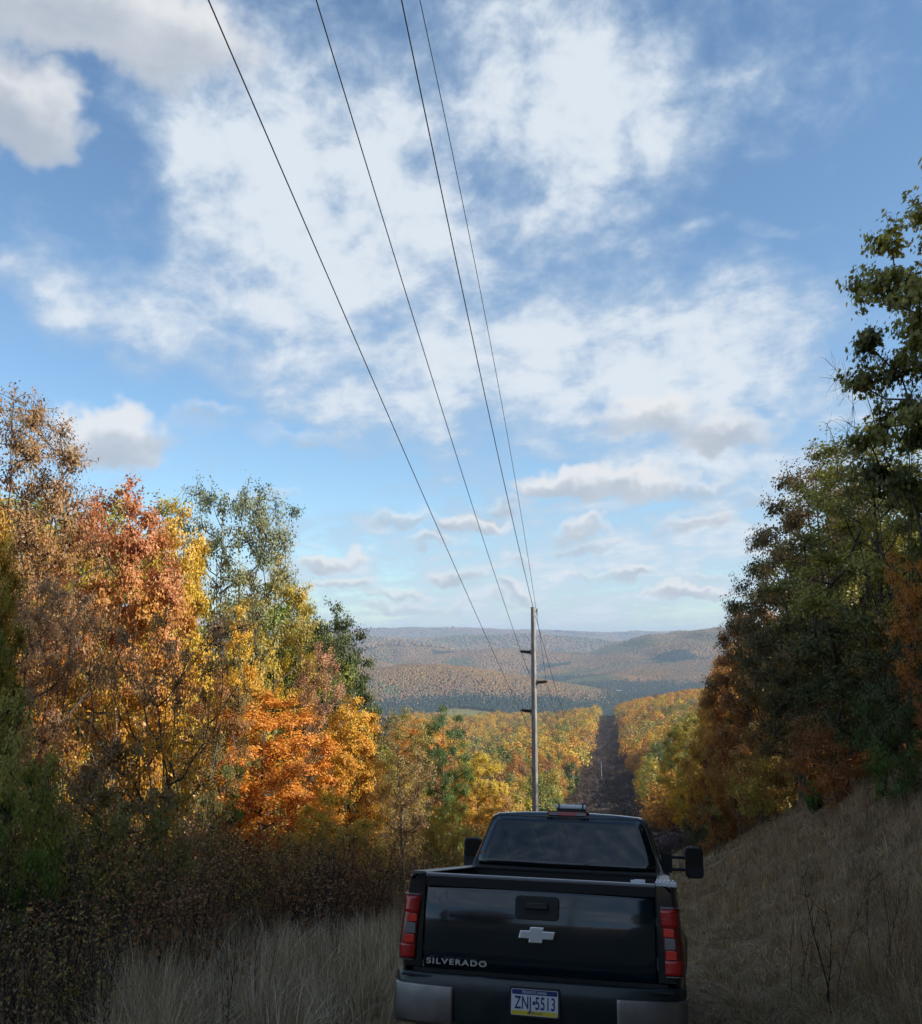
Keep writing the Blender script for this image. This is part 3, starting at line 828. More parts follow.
for (x, y, s, t, px) in spots:
    g = gz(x, y); h = rng.uniform(9, 14.5) if t < 0 or s > 200 else rng.uniform(9, 13)
    el = (g + h - EYE) / y
    key = int(px // 8); best = vis_z.get(key, -9)
    hid = el < best - .004
    vis_z[key] = max(best, el - .3 * h / y)
    if hid: 
        if rng.uniform() < .5: rest.append((x, y, g, h))
        continue
    if made < 285:
        ca, cb = random.choices(cols_mid, wmid)[0]
        side = 'left' if t < 0 else 'right'
        d = 'just past the pole' if s < 200 else ('mid-slope' if s < 360 else 'far down the slope')
        edge = ', at its edge' if (-16 < t < 18) else ''
        tree('slope_tree', f'{CN[ca]} tree {side} of the cleared strip, {d}{edge}', f'mid{rng.integers(0, 4)}', x, y, h, rng.uniform(7.2, 10.5), tuple(.80 * v for v in C[ca]), tuple(.76 * v for v in C[cb]),
             group=f'{CN[ca]} trees {side} of the cleared strip, {d}{edge}', sink=.3)
        made += 1
    else: rest.append((x, y, g, h))
print('individual slope trees', made, 'rest', len(rest))
def wood_mass(name, label, lst, n, leafk, R0, pal, wts, seed):
    r = np.random.default_rng(seed)
    L = np.array(lst); m = len(L)
    uu = np.clip(.5 + .55 * fbm(L[:, 0] / 55., L[:, 1] / 80., 97, 3) + r.normal(size=m) * .22, 0, .999); ci = np.searchsorted(np.cumsum(wts) / sum(wts), uu); colr = np.array([C[p] for p in pal])[ci] * r.uniform(.60, .95, (m, 1))
    sc = r.uniform(.85, 1.25, m)
    nc = 16
    d = r.normal(size=(m, nc, 3)); d[..., 2] = np.abs(d[..., 2]) * 1.2 - .3; d /= np.linalg.norm(d, axis=2, keepdims=True)
    cen = d * np.array([R0, R0, 1.]) * .7; cen[..., 2] = d[..., 2] * L[:, None, 3] * .38
    cen *= sc[:, None, None]
    i = r.integers(0, nc, (m, n)); q = r.normal(size=(m, n, 3)); q /= np.linalg.norm(q, axis=2, keepdims=True)
    od = cen[np.arange(m)[:, None], i]; od = od / (np.linalg.norm(od, axis=2, keepdims=True) + .1)
    pos = cen[np.arange(m)[:, None], i] + q * R0 * .42 * r.uniform(.5, 1, (m, n, 1))
    pos[..., 0] += L[:, None, 0]; pos[..., 1] += L[:, None, 1]; pos[..., 2] += L[:, None, 2] + L[:, None, 3] * .55
    pos = pos.reshape(-1, 3)
    v, f, k = leaf_quads(pos, leafk * r.uniform(.6, 1.4, len(pos)), r, RHOMB, .6, (q + od).reshape(-1, 3))
    tint = np.repeat(np.repeat(colr, n, 0) * r.uniform(.85, 1.15, (m * n, 1)), k, 0)
    tag(obj(name, mesh_np(name, v, f, [M_LEAF_FAR], False, {'tint': tint, 'var': np.repeat(r.uniform(0, 1, m * n), k)})), label, 'woodland', kind='stuff')
wood_mass('slope_woodland', 'orange and olive woodland covering the lower slope either side of the cleared strip', rest, 290, .85, 5.0,
          ['rust', 'orange', 'gold', 'olive', 'green', 'olive', 'tan', 'brown'], [16, 32, 14, 12, 8, 4, 14, 6], 91)

st_l = []
for _ in range(5600):
    q = 105 + 940 * rng.uniform() ** 1.4; tt_ = rng.uniform(-9.5, 12.5)
    if abs(abs(tt_ - 1 - 2 * math.sin(q / 90.)) - .9) < .5: continue
    xx_, yy_ = xy(q, tt_); st_l.append((xx_, yy_, 0, rng.uniform(.9, 2.6)))
st_l = np.array(st_l); st_l[:, 2] = ground_h(st_l[:, 0], st_l[:, 1]) - .45
C['strip1'] = (.13, .088, .072); C['strip2'] = (.20, .13, .08); C['strip3'] = (.17, .16, .08)
wood_mass('strip_brush', 'dark leafless brush regrowing over the cleared strip under the power line', st_l, 60, .30, 1.0, ['strip1', 'strip2', 'strip3'], [12, 5, 3], 93)


# far hills: closed canopy of small crowns
def far_woods():
    r = np.random.default_rng(77)
    n = 150000
    rr = np.sqrt(r.uniform(1150 ** 2, 4600 ** 2, n)); keep = r.uniform(0, 1, n) < 1
    a = np.radians(r.uniform(-8.5, 21, n))
    rr2 = np.sqrt(r.uniform(4600 ** 2, 11000 ** 2, 60000)); a2 = np.radians(r.uniform(-8.5, 21, 60000))
    rr3 = np.sqrt(r.uniform(1900 ** 2, 3300 ** 2, 90000)); a3 = np.radians(r.uniform(-8.5, 21, 90000))
    rr = np.concatenate([rr, rr2, rr3]); a = np.concatenate([a, a2, a3])
    x, y = rr * np.sin(a), rr * np.cos(a)
    s, t = st(x, y)
    k = s > 1120
    x, y, rr = x[k], y[k], rr[k]
    z = ground_h(x, y)
    # open farmland on the valley floor
    field = (vnoise(x / 260., y / 260., 77) > .65) & (z < -150)
    k = ~field; x, y, rr, z = x[k], y[k], rr[k], z[k]
    # facing test: keep what can be seen from the hill top and what stands near crests
    e = 14.0
    zx = (ground_h(x + e * x / rr, y + e * y / rr) - z) / e
    k = zx > (z - EYE) / rr - .06
    x, y, rr, z = x[k], y[k], rr[k], z[k]
    m = len(x); print('far crowns', m)
    sz = np.where(rr < 4600, 1.5 + rr * .00068, 8.0) * r.uniform(.65, 1.35, m)
    phi = (1 + 5 ** .5) / 2
    ico = np.array([(-1, phi, 0), (1, phi, 0), (-1, -phi, 0), (1, -phi, 0), (0, -1, phi), (0, 1, phi), (0, -1, -phi), (0, 1, -phi), (phi, 0, -1), (phi, 0, 1), (-phi, 0, -1), (-phi, 0, 1)]) / math.sqrt(1 + phi * phi)
    tri = np.array([(0, 11, 5), (0, 5, 1), (0, 1, 7), (0, 7, 10), (0, 10, 11), (1, 5, 9), (5, 11, 4), (11, 10, 2), (10, 7, 6), (7, 1, 8), (3, 9, 4), (3, 4, 2), (3, 2, 6), (3, 6, 8), (3, 8, 9), (4, 9, 5), (2, 4, 11), (6, 2, 10), (8, 6, 7), (9, 8, 1)])
    V = ico[None] * r.uniform(.72, 1.25, (m, 12, 1)) * sz[:, None, None]
    # species patches
    p1 = fbm(x / 420., y / 260. + x / 900., 101, 5); p2 = fbm(x / 150., y / 260., 131, 4) + r.normal(size=m) * .20
    pal = {'redbrown': (.24, .115, .045), 'orange': (.34, .175, .045), 'tan': (.25, .165, .062), 'olive': (.19, .175, .05), 'green': (.07, .115, .03), 'dark': (.018, .042, .024), 'grey': (.15, .12, .085)}
    c = np.tile(np.array(pal['redbrown']), (m, 1))
    def put(mask, nm): c[mask] = pal[nm]
    put(p2 > .08, 'tan'); put(p2 > .3, 'orange'); put(p2 < -.15, 'grey'); put(p2 < -.4, 'olive'); put((p1 < -.2) & (p2 < .12), 'green')
    con = (smooth(-110, -160, z) * .9 + p1 * .9 + r.normal(size=m) * .12) > .62
    con |= (p1 > .42)
    put(con, 'dark')
    V[..., 2] *= np.where(con, 1.5, 1.05)[:, None]; V[..., :2] *= np.where(con, .7, 1.0)[:, None, None]
    V += np.stack([x, y, z + 6.5], 1)[:, None, :]
    c = np.where(con[:, None], c, np.array([.22, .13, .05]) * .28 + c * .74)
    c = c * r.uniform(.90, 1.10, (m, 1))
    f = (np.arange(m) * 12)[:, None, None] + tri[None]
    tag(obj('hill_woodland', mesh_np('hill_woodland', V.reshape(-1, 3), f.reshape(-1, 3), [M_LEAF_FAR], True,
        {'tint': np.repeat(c, 12, 0), 'var': np.repeat(r.uniform(0, 1, m), 12)})),
        'hazy russet woods with dark conifers covering the hills across the valley', 'woodland', kind='stuff')
far_woods()

# a few farm buildings on the valley floor
M_WHITE = principled('white_siding', (.8, .8, .78), .7)
M_ROOFG = principled('grey_roof', (.22, .22, .24), .7)
def barn(px, Y, w, d, h, label):
    x = px_to_xy(px, Y, -170); z = gz(x, Y)
    e = empty('farm_building', (x, Y, z), random.uniform(-.5, .5)); tag(e, label, 'building')
    v = [(-w, -d, -2), (w, -d, -2), (w, d, -2), (-w, d, -2), (-w, -d, h), (w, -d, h), (w, d, h), (-w, d, h), (-w, 0, h + d * .6), (w, 0, h + d * .6)]
    me = bpy.data.meshes.new('wall'); me.from_pydata(v, [], [(0, 1, 5, 4), (2, 3, 7, 6), (1, 2, 6, 9, 5), (3, 0, 4, 8, 7)]); me.materials.append(M_WHITE); obj('wall', me, e)
    o = .6
    v = [(-w - o, -d - o, h - o * .6), (w + o, -d - o, h - o * .6), (w + o, 0, h + d * .6 + .1), (-w - o, 0, h + d * .6 + .1), (-w - o, d + o, h - o * .6), (w + o, d + o, h - o * .6)]
    me = bpy.data.meshes.new('roof'); me.from_pydata(v + [(a, b, c + .3) for a, b, c in v], [], [(0, 1, 2, 3), (3, 2, 5, 4), (6, 7, 8, 9), (9, 8, 11, 10), (0, 1, 7, 6), (4, 5, 11, 10)]); me.materials.append(M_ROOFG); obj('roof', me, e)
barn(548, 2700, 16, 9, 11, 'white farm building in the valley just right of the utility pole')
barn(508, 3100, 14, 8, 9, 'white farmhouse in the valley left of the utility pole')
barn(470, 3350, 18, 9, 9, 'white barn in the valley farthest left, beyond the conifers')
barn(618, 2850, 12, 8, 9, 'small white house at the foot of the big right hill')

# ------------------------------------------------------------------ utility pole and wires
M_POLE = bark_mat('weathered_pole_wood', (.24, .23, .22), (.42, .40, .38))
M_ARM = principled('dark_insulator', (.035, .03, .03), .5)
M_STEEL = principled('galvanised_steel', (.35, .35, .36), .5, .8)
M_WIRE = principled('weathered_wire', (.03, .03, .032), .6, .3)
PX, PY = 3.5, 45.0
PTOP = elev_z(607, 45.0)
def cyl_bm(bm, p0, p1, r0, r1, n=12, caps=True):
    p0, p1 = Vector(p0), Vector(p1); d = (p1 - p0).normalized()
    a = d.orthogonal().normalized(); b = d.cross(a)
    R0 = [bm.verts.new(p0 + (a * math.cos(i * 2 * math.pi / n) + b * math.sin(i * 2 * math.pi / n)) * r0) for i in range(n)]
    R1 = [bm.verts.new(p1 + (a * math.cos(i * 2 * math.pi / n) + b * math.sin(i * 2 * math.pi / n)) * r1) for i in range(n)]
    for i in range(n): bm.faces.new((R0[i], R0[(i + 1) % n], R1[(i + 1) % n], R1[i]))
    if caps: bm.faces.new(R0[::-1]); bm.faces.new(R1)
def bm_obj(name, bm, mat, parent=None, smooth_=False, bevel=0, autosm=True):
    bmesh.ops.recalc_face_normals(bm, faces=bm.faces)
    if bevel:
        bmesh.ops.bevel(bm, geom=[e for e in bm.edges if len(e.link_faces) == 2 and e.calc_face_angle(0) > .6], offset=bevel, segments=2, affect='EDGES', profile=.6, clamp_overlap=True)
    me = bpy.data.meshes.new(name); bm.to_mesh(me); bm.free()
    for m in (mat if isinstance(mat, (list, tuple)) else [mat]): me.materials.append(m)
    if smooth_:
        me.polygons.foreach_set('use_smooth', [True] * len(me.polygons))
        try: me.set_sharp_from_angle(angle=math.radians(38))
        except Exception: pass
    return obj(name, me, parent)
ARMH = {'upper_left': (elev_z(652, 45), -1), 'right': (elev_z(682, 45), 1), 'lower_left': (elev_z(711, 45), -1)}
def make_pole(x, y, ztop, label):
    g = gz(x, y); e = empty('utility_pole', (x, y, g), -HEAD); tag(e, label, 'utility pole')
    H = ztop - g
    bm = bmesh.new()
    n = 8
    for i in range(n): cyl_bm(bm, (0, 0, -.5 + (H + .5) * i / n), (0, 0, -.5 + (H + .5) * (i + 1) / n), .165 - .055 * i / n, .165 - .055 * (i + 1) / n, 14, i in (0, n - 1))
    bm_obj('shaft', bm, M_POLE, e, True)
    for nm, (za, sd) in ARMH.items():
        zz = H - (PTOP - za)
        bm = bmesh.new(); 
        cyl_bm(bm, (sd * .10, 0, zz - .02), (sd * .66, 0, zz + .03), .055, .045)
        for k in range(9):
            xx = sd * (.2 + .045 * k); cyl_bm(bm, (xx, 0, zz - .014 + k * .005), (xx + sd * .022, 0, zz - .014 + k * .005), .105, .07)
        bm_obj('insulator', bm, M_ARM, e, True)
        bm = bmesh.new(); cyl_bm(bm, (sd * .10, 0, zz - .14), (sd * .14, 0, zz + .12), .07, .07, 8); cyl_bm(bm, (sd * .62, -.1, zz + .05), (sd * .62, .1, zz + .05), .03, .03, 8)
        bm_obj('clamp', bm, M_STEEL, e, True)
    bm = bmesh.new(); cyl_bm(bm, (.12, 0, H - .25), (.2, 0, H - .1), .03, .03, 8); cyl_bm(bm, (.2, 0, H - .42), (.2, 0, H - .05), .02, .02, 8)
    bm_obj('top_bracket', bm, M_STEEL, e, True)
    bm = bmesh.new(); cyl_bm(bm, (.05, -.165, -.3), (.035, -.112, H - .4), .008, .008, 6)
    bm_obj('ground_wire', bm, M_STEEL, e)
    for zz in (2.1,): bm = bmesh.new(); bmesh.ops.create_cube(bm, size=1, matrix=Matrix.Translation((-.03, -.168, zz)) @ Matrix.Diagonal((.10, .012, .16, 1))); bm_obj('metal_tag', bm, M_STEEL, e)
    return e
make_pole(PX, PY, PTOP, 'tall grey wooden utility pole with three insulator arms beyond the truck')
x2, y2 = AX + 3.5 - 3.5 + (-24) * SH, -24 * CH
make_pole(x2, y2, gz(x2, y2) + 21, 'wooden utility pole uphill behind the viewer')

def wire(name, label, pts2, th, rad, x0, y0, z0, zfar):
    """pts2: (Y, Z above eye) fit in the plane of the line; runs uphill over the viewer and downhill past the pole"""
    Y = np.array([p[0] for p in pts2] + [y0]); Z = np.array([p[1] for p in pts2] + [z0])
    w = np.ones(len(Y)); w[-1] = 6
    c = np.polyfit(Y, Z, 2, w=w)
    c[2] += z0 - np.polyval(c, y0)
    P = []
    for yy in np.arange(-24, y0 + .01, 1.5): P.append((x0 + (yy - y0) * th, yy, np.polyval(c, yy) + EYE))
    P.append((x0, y0, z0 + EYE))
    L = 300.0; sl = -.36
    zend = zfar
    for q in np.linspace(.02, 1, 40):
        yy = y0 + L * q
        zl = z0 + (zend - z0) * q - 4 * 9.0 * q * (1 - q)
        P.append((x0 + (yy - y0) * th, yy, zl + EYE))
    cu = bpy.data.curves.new(name, 'CURVE'); cu.dimensions = '3D'; cu.bevel_depth = rad; cu.bevel_resolution = 1
    sp = cu.splines.new('POLY'); sp.points.add(len(P) - 1)
    for i, p in enumerate(P): sp.points[i].co = (*p, 1)
    tmp = bpy.data.objects.new('tmp', cu); COL.objects.link(tmp)
    dg = bpy.context.evaluated_depsgraph_get(); me = bpy.data.meshes.new_from_object(tmp.evaluated_get(dg))
    bpy.data.objects.remove(tmp); me.materials.clear(); me.materials.append(M_WIRE); me.name = name
    tag(obj(name, me), label, 'power line', 'power lines over the track')
th = math.tan(HEAD)
ZF = -44
wire('power_line', 'leftmost power line, running to the lowest left arm of the pole', [(9.26, 6.96), (11.24, 6.4), (13.6, 5.73), (21.28, 3.33)], th, .0095, 2.87, 45, -3.41, ZF - 5)
wire('power_line', 'second power line from the left, running to the upper left arm', [(12.79, 9.62), (16.84, 8.25), (28.29, 4.43)], th, .0105, 2.9, 45, -.58, ZF - 2)
wire('power_line', 'dark power line running to the very top of the pole', [(15.81, 11.89), (21.67, 9.7), (31.46, 5.98)], th, .0135, 3.5, 45, 1.58, ZF)
wire('power_line', 'thin rightmost power line running to the right arm of the pole', [(14.82, 11.14), (20.25, 9.06), (26.89, 6.9), (39.71, 1.31)], th, .008, 4.1, 45, -2.05, ZF - 3.5)
xf, yf = 3.5 + 300 * th, 345.0
_sv = dict(ARMH)
make_pole(xf, yf, ZF + EYE, 'faint distant utility pole far down the cleared strip')

# ------------------------------------------------------------------ the pickup truck
M_PAINT = principled('truck_paint', (.003, .014, .021), .07, 0, .5, .7, dirt=(3.5, .16), noise=(2.2, (.014, .018, .020), .5, .8))
M_BUMP = principled('bumper_paint', (.006, .016, .021), .38, 0, .5, .2, noise=(4, (.03, .035, .035), .5, .8))
M_TRIM = principled('black_plastic', (.012, .012, .013), .55, bump=(160, .2, .002))
M_CHROME = principled('dull_bumper_chrome', (.27, .255, .25), .38, .9, noise=(9, (.2, .19, .18), .4, .75), dirt=(6, .6))
M_CHROME2 = principled('bright_emblem', (.75, .75, .77), .25, .9)
M_GLASS = principled('dark_window_glass', (.004, .007, .009), .03, 0, .7, .25)
M_RED = principled('red_lens', (.42, .006, .006), .2, 0, .6, .8, bump=(55, .35, .004))
M_RED2 = principled('bright_red_lens', (.75, .02, .012), .2, 0, .6, .8, bump=(90, .35, .003))
M_DRED = principled('dark_red_lens', (.14, .004, .004), .2, 0, .6, .8)
M_CLEAR = principled('clear_lens', (.17, .17, .18), .25, .2, .6, .5, bump=(70, .4, .004))
M_RUB = principled('tyre_rubber', (.018, .017, .016), .85, bump=(60, .4, .01))
M_RIM = principled('wheel_rim', (.4, .4, .41), .35, .85)
M_BED = principled('bed_liner', (.016, .016, .017), .75, bump=(140, .4, .003))
M_RAILCAP = principled('rail_cap_plastic', (.10, .10, .105), .35)
M_SILV = principled('silver_housing', (.82, .82, .84), .6, 0)
M_WHITE_SHEEN = principled('white_plastic_sky_sheen', (.62, .62, .64), .4)  # white of the bottle, and the sky sheen painted on the rail end

truck = empty('pickup_truck', (.474, 6.382, -1.352))
truck.rotation_euler = (math.radians(-11.84), 0, math.radians(-11.62))
tag(truck, 'black pickup truck seen from behind on the track, heading downhill', 'pickup truck')

def prism(pts, axis, a, b, bm=None):
    """outline in two coordinates, pushed along the third axis from a to b"""
    bm = bm or bmesh.new()
    def mk(p, h):
        q = list(p); q.insert(axis, h); return bm.verts.new(q)
    A = [mk(p, a) for p in pts]; B = [mk(p, b) for p in pts]
    n = len(pts)
    for i in range(n): bm.faces.new((A[i], A[(i + 1) % n], B[(i + 1) % n], B[i]))
    bm.faces.new(A[::-1]); bm.faces.new(B)
    return bm
def rrect(x0, x1, z0, z1, r, n=5):
    P = []
    for cx, cz, a0 in ((x1 - r, z1 - r, 0), (x0 + r, z1 - r, 90), (x0 + r, z0 + r, 180), (x1 - r, z0 + r, 270)):
        for i in range(n + 1):
            a = math.radians(a0 + 90 * i / n); P.append((cx + r * math.cos(a), cz + r * math.sin(a)))
    return P
def bx(bm, x0, x1, y0, y1, z0, z1):
    return prism([(x0, y0), (x1, y0), (x1, y1), (x0, y1)], 2, z0, z1, bm)
def grid_obj(name, G, mat, parent, closed=False, thick=0, cap=False):
    """G[i][j] 3-D points"""
    bm = bmesh.new(); V = [[bm.verts.new(p) for p in row] for row in G]
    for i in range(len(V) - 1):
        m = len(V[i])
        for j in range(m if closed else m - 1):
            bm.faces.new((V[i][j], V[i][(j + 1) % m], V[i + 1][(j + 1) % m], V[i + 1][j]))
    if cap: bm.faces.new(V[0][::-1]); bm.faces.new(V[-1])
    bmesh.ops.remove_doubles(bm, verts=bm.verts, dist=1e-5)
    o = bm_obj(name, bm, mat, parent, True)
    if thick:
        md = o.modifiers.new('thickness', 'SOLIDIFY'); md.thickness = thick; md.offset = -1
    return o

def side_x(z, y):
    """half width of the body"""
    x = float(np.interp(z, [.50, .62, .85, 1.0, 1.08, 1.2, 1.32, 1.385], [.89, .935, .965, .97, .963, .955, .945, .925]))
    fl = math.exp(-(max(abs(y - 1.28) - .42, 0) / .10) ** 2) * float(np.interp(z, [.5, 1.0, 1.08], [.045, .045, 0]))
    fl += math.exp(-(max(abs(y - 5.0) - .42, 0) / .10) ** 2) * float(np.interp(z, [.5, 1.0, 1.1], [.045, .045, 0]))
    cor = 0
    if y < .16: cor = .075 * (1 - math.sqrt(max(0, 1 - ((.16 - y) / .16) ** 2)))
    return x + fl - cor
def low_z(y):
    z = .56
    for c in (1.28, 5.0):
        d = abs(y - c)
        if d < .52: z = max(z, .39 + math.sqrt(.52 ** 2 - d * d))
    return z
# bed sides: outer skin, rolled top, inner skin
ys = [.012, .03, .06, .1, .16, .3, .5] + [.76 + .04 * i for i in range(27)] + [1.95, 2.03]
for sx in (-1, 1):
    G = []
    for y in ys:
        lz = low_z(y); row = []
        for k in range(10):
            z = lz + (1.345 - lz) * k / 9; row.append((sx * side_x(z, y), y, z))
        c = .075 * (1 - math.sqrt(max(0, 1 - ((.16 - y) / .16) ** 2))) if y < .16 else 0
        row += [(sx * (.94 - c), y, 1.372), (sx * (.915 - c), y, 1.388), (sx * (.83), y, 1.390), (sx * .805, y, 1.378), (sx * .80, y, 1.34), (sx * .80, y, .86)]
        G.append(row)
    grid_obj('bed_side', G, M_PAINT, truck)
    # rear end of the side panel beside the tailgate
    bm = bmesh.new()
    pts = [(sx * .80, .80)] + [(sx * side_x(z, .012), z) for z in (.80, .9, 1.0, 1.08, 1.2, 1.3, 1.345)] + [(sx * (.94 - .075), 1.372), (sx * .84, 1.39), (sx * .80, 1.38)]
    prism(pts, 1, .010, .05, bm)
    bm_obj('corner_post', bm, M_PAINT, truck)
    # plastic cap on the rail
    bm = bmesh.new()
    prism([(sx * .80, 1.391), (sx * .80, 1.402), (sx * .82, 1.408), (sx * .90, 1.406), (sx * .925, 1.396), (sx * .92, 1.386)], 1, .30 if sx > 0 else .05, 2.03, bm)
    bm_obj('rail_cap', bm, M_RAILCAP, truck, bevel=.003)
# ribbed end of the right rail; sky reflection is put into its pale colour
bm = bmesh.new(); bx(bm, .795, .935, .03, .285, 1.385, 1.412)
for k in range(5): bx(bm, .803 + .026 * k, .817 + .026 * k, .04, .275, 1.4115, 1.424)
bm_obj('ribbed_sheen_end', bm, M_WHITE_SHEEN, truck, bevel=.004)
# bed floor with ribs, wheel boxes, front wall
bm = bmesh.new(); bx(bm, -.8, .8, .05, 2.03, .84, .87)
for k in range(13): bx(bm, -.76 + .117 * k, -.70 + .117 * k, .06, 2.02, .8695, .882)
bx(bm, -.799, -.56, .85, 1.72, .86, 1.08); bx(bm, .56, .799, .85, 1.72, .86, 1.08)
bm_obj('bed_floor', bm, M_BED, truck)
bm = bmesh.new(); bx(bm, -.8, .8, 1.985, 2.03, .87, 1.385); bx(bm, -.85, .85, 1.975, 2.035, 1.386, 1.41)
bm_obj('bed_front_wall', bm, M_BED, truck, bevel=.006)

# tailgate with its pressed shape
prof = [(.055, .792), (.0, .795), (-.018, .815), (-.026, .90), (-.030, 1.00), (-.031, 1.10), (-.027, 1.185), (-.016, 1.235), (-.006, 1.285), (.002, 1.318), (.006, 1.325), (.006, 1.345)]
G = []
for x in [-.79, -.782, -.76, -.6, -.4, -.2, 0, .2, .4, .6, .76, .782, .79]:
    e_ = .03 if abs(x) > .785 else (.006 if abs(x) > .78 else 0)
    bow = .02 * (x / .79) ** 2
    G.append([(x, y + bow + e_, z) for y, z in prof])
tg = grid_obj('tailgate', G, M_PAINT, truck)
bm = bmesh.new(); prism([(-.0, 1.33), (.02, 1.375), (.03, 1.38), (.075, 1.38), (.075, .80), (.06, .80), (.03, 1.33)], 0, -.785, .785, bm)
bm_obj('inner_panel', bm, M_BED, tg)
bm = bmesh.new(); prism([(-.012, 1.378), (-.014, 1.390), (-.004, 1.398), (.01, 1.401), (.06, 1.401), (.078, 1.39), (.078, 1.378)], 0, -.792, .792, bm)
bm_obj('top_moulding', bm, principled('tailgate_moulding', (.16, .16, .17), .33), tg, bevel=.003)
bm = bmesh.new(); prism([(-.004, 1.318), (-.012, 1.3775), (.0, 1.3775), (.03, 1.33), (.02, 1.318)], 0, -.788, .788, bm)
bm_obj('plastic_band', bm, M_BED, tg)  # matte black plastic band below the top moulding
bm = bmesh.new(); bx(bm, -.86, .86, .03, .07, .60, .79); bm_obj('rear_sill', bm, M_TRIM, truck)
bm = bmesh.new(); prism(rrect(-.15, .15, 1.135, 1.285, .03), 1, -.042, .0, bm)
hz = bm_obj('handle_bezel', bm, M_TRIM, tg, bevel=.005)
bm = bmesh.new(); prism(rrect(-.085, .085, 1.175, 1.25, .02), 1, -.0445, -.03, bm)
bm_obj('handle_recess', bm, principled('recess_black', (.004, .004, .004), .6), hz)
bm = bmesh.new(); prism(rrect(-.075, .075, 1.205, 1.246, .015), 1, -.062, -.040, bm)
bm_obj('handle', bm, principled('handle_black', (.02, .022, .025), .25), hz, bevel=.005)
# emblem: a wide bar crossed by a slanted block
zc = 1.045
bow_pts = [(-.122, -.026), (-.108, .024), (-.046, .024), (-.040, .048), (.052, .048), (.046, .024), (.128, .024), (.112, -.026), (.044, -.026), (.038, -.05), (-.054, -.05), (-.048, -.026)]
bm = bmesh.new(); prism([(x, zc + z) for x, z in bow_pts], 1, -.052, -.026, bm)
em = bm_obj('emblem', bm, M_CHROME2, tg, bevel=.004)
bm = bmesh.new(); prism([(x * .88, zc + z * .76) for x, z in bow_pts], 1, -.0545, -.050, bm)
bm_obj('emblem_face', bm, principled('brushed_emblem', (.55, .55, .58), .4, .8), em)

def text_mesh(name, body, size, mat, parent, x, y, z, sx=1.0, ext=.002, align='CENTER', space=1.0, bold=0.0):
    cu = bpy.data.curves.new(name, 'FONT'); cu.body = body; cu.size = size; cu.extrude = ext; cu.align_x = align; cu.space_character = space; cu.offset = bold
    tmp = bpy.data.objects.new('tmp', cu); COL.objects.link(tmp)
    dg = bpy.context.evaluated_depsgraph_get(); me = bpy.data.meshes.new_from_object(tmp.evaluated_get(dg))
    bpy.data.objects.remove(tmp)
    me.transform(Matrix.Diagonal((sx, 1, 1, 1))); me.transform(Matrix.Rotation(math.pi / 2, 4, 'X'))
    me.transform(Matrix.Translation((x, y, z))); me.materials.clear(); me.materials.append(mat); me.name = name
    return obj(name, me, parent)
text_mesh('model_lettering', 'SILVERADO', .048, M_CHROME2, tg, -.545, -.026, .826, 1.45, .004, 'CENTER', 1.22, .0012)

# tail lights
for sx in (-1, 1):
    def plan(off=0.0):
        P = [(.838, -.008)]
        P += [(.902, -.004)]
        for a in (20, 40, 60, 80): P.append((.902 + .066 * math.sin(math.radians(a)), .085 - .089 * math.cos(math.radians(a))))
        P += [(.9695, .13), (.970, .20), (.969, .27)]
        return P
    def lamp(name, z0, z1, mat, parent, xa=0, push=0.0, u0=0, u1=None):
        G = []
        P = plan()
        P = P[u0:u1]
        for k in range(7):
            z = z0 + (z1 - z0) * k / 6; row = []
            f = float(np.interp(z, [.80, .95, 1.08, 1.26], [1.003, 1.004, .99, .975]))
            for (x, y) in P: row.append((sx * (x * f + .004 + push * (x > .9)), y - .012 - push, z))
            G.append(row)
        return grid_obj(name, G, mat, parent, thick=.03 if not push else .004)
    tl = lamp('tail_light', .838, 1.262, M_DRED, truck)
    def flat(name, z0, z1, mat, xa=.85, xb=.918):
        f = float(np.interp((z0 + z1) / 2, [.80, .95, 1.08, 1.26], [1.003, 1.004, .99, .975]))
        bm = bmesh.new(); prism(rrect(min(sx * xa * f, sx * xb * f), max(sx * xa * f, sx * xb * f), z0, z1, .006), 1, -.029, -.01, bm); bm_obj(name, bm, mat, tl, bevel=.003)
    lamp('upper_red_lens', 1.138, 1.245, M_RED, tl, push=.004, u0=0, u1=4)
    flat('bright_red_lens', 1.08, 1.130, M_RED2)
    flat('reverse_lens', 1.005, 1.072, M_CLEAR)
    flat('middle_red_lens', .945, .998, M_RED2)
    lamp('lower_red_lens', .852, .938, M_RED, tl, push=.004, u0=0, u1=4)
    # chrome rim
    bm = bmesh.new()
    P = plan()
    for z in (.842, 1.256):
        for (a, b) in zip(P[:-2], P[1:-1]):
            f = float(np.interp(z, [.80, .95, 1.08, 1.26], [1.003, 1.004, .99, .975]))
            cyl_bm(bm, (sx * (a[0] * f + .008), a[1] - .018, z), (sx * (b[0] * f + .008), b[1] - .018, z), .0035, .0035, 5)
    bm_obj('lamp_trim', bm, M_CHROME, tl)

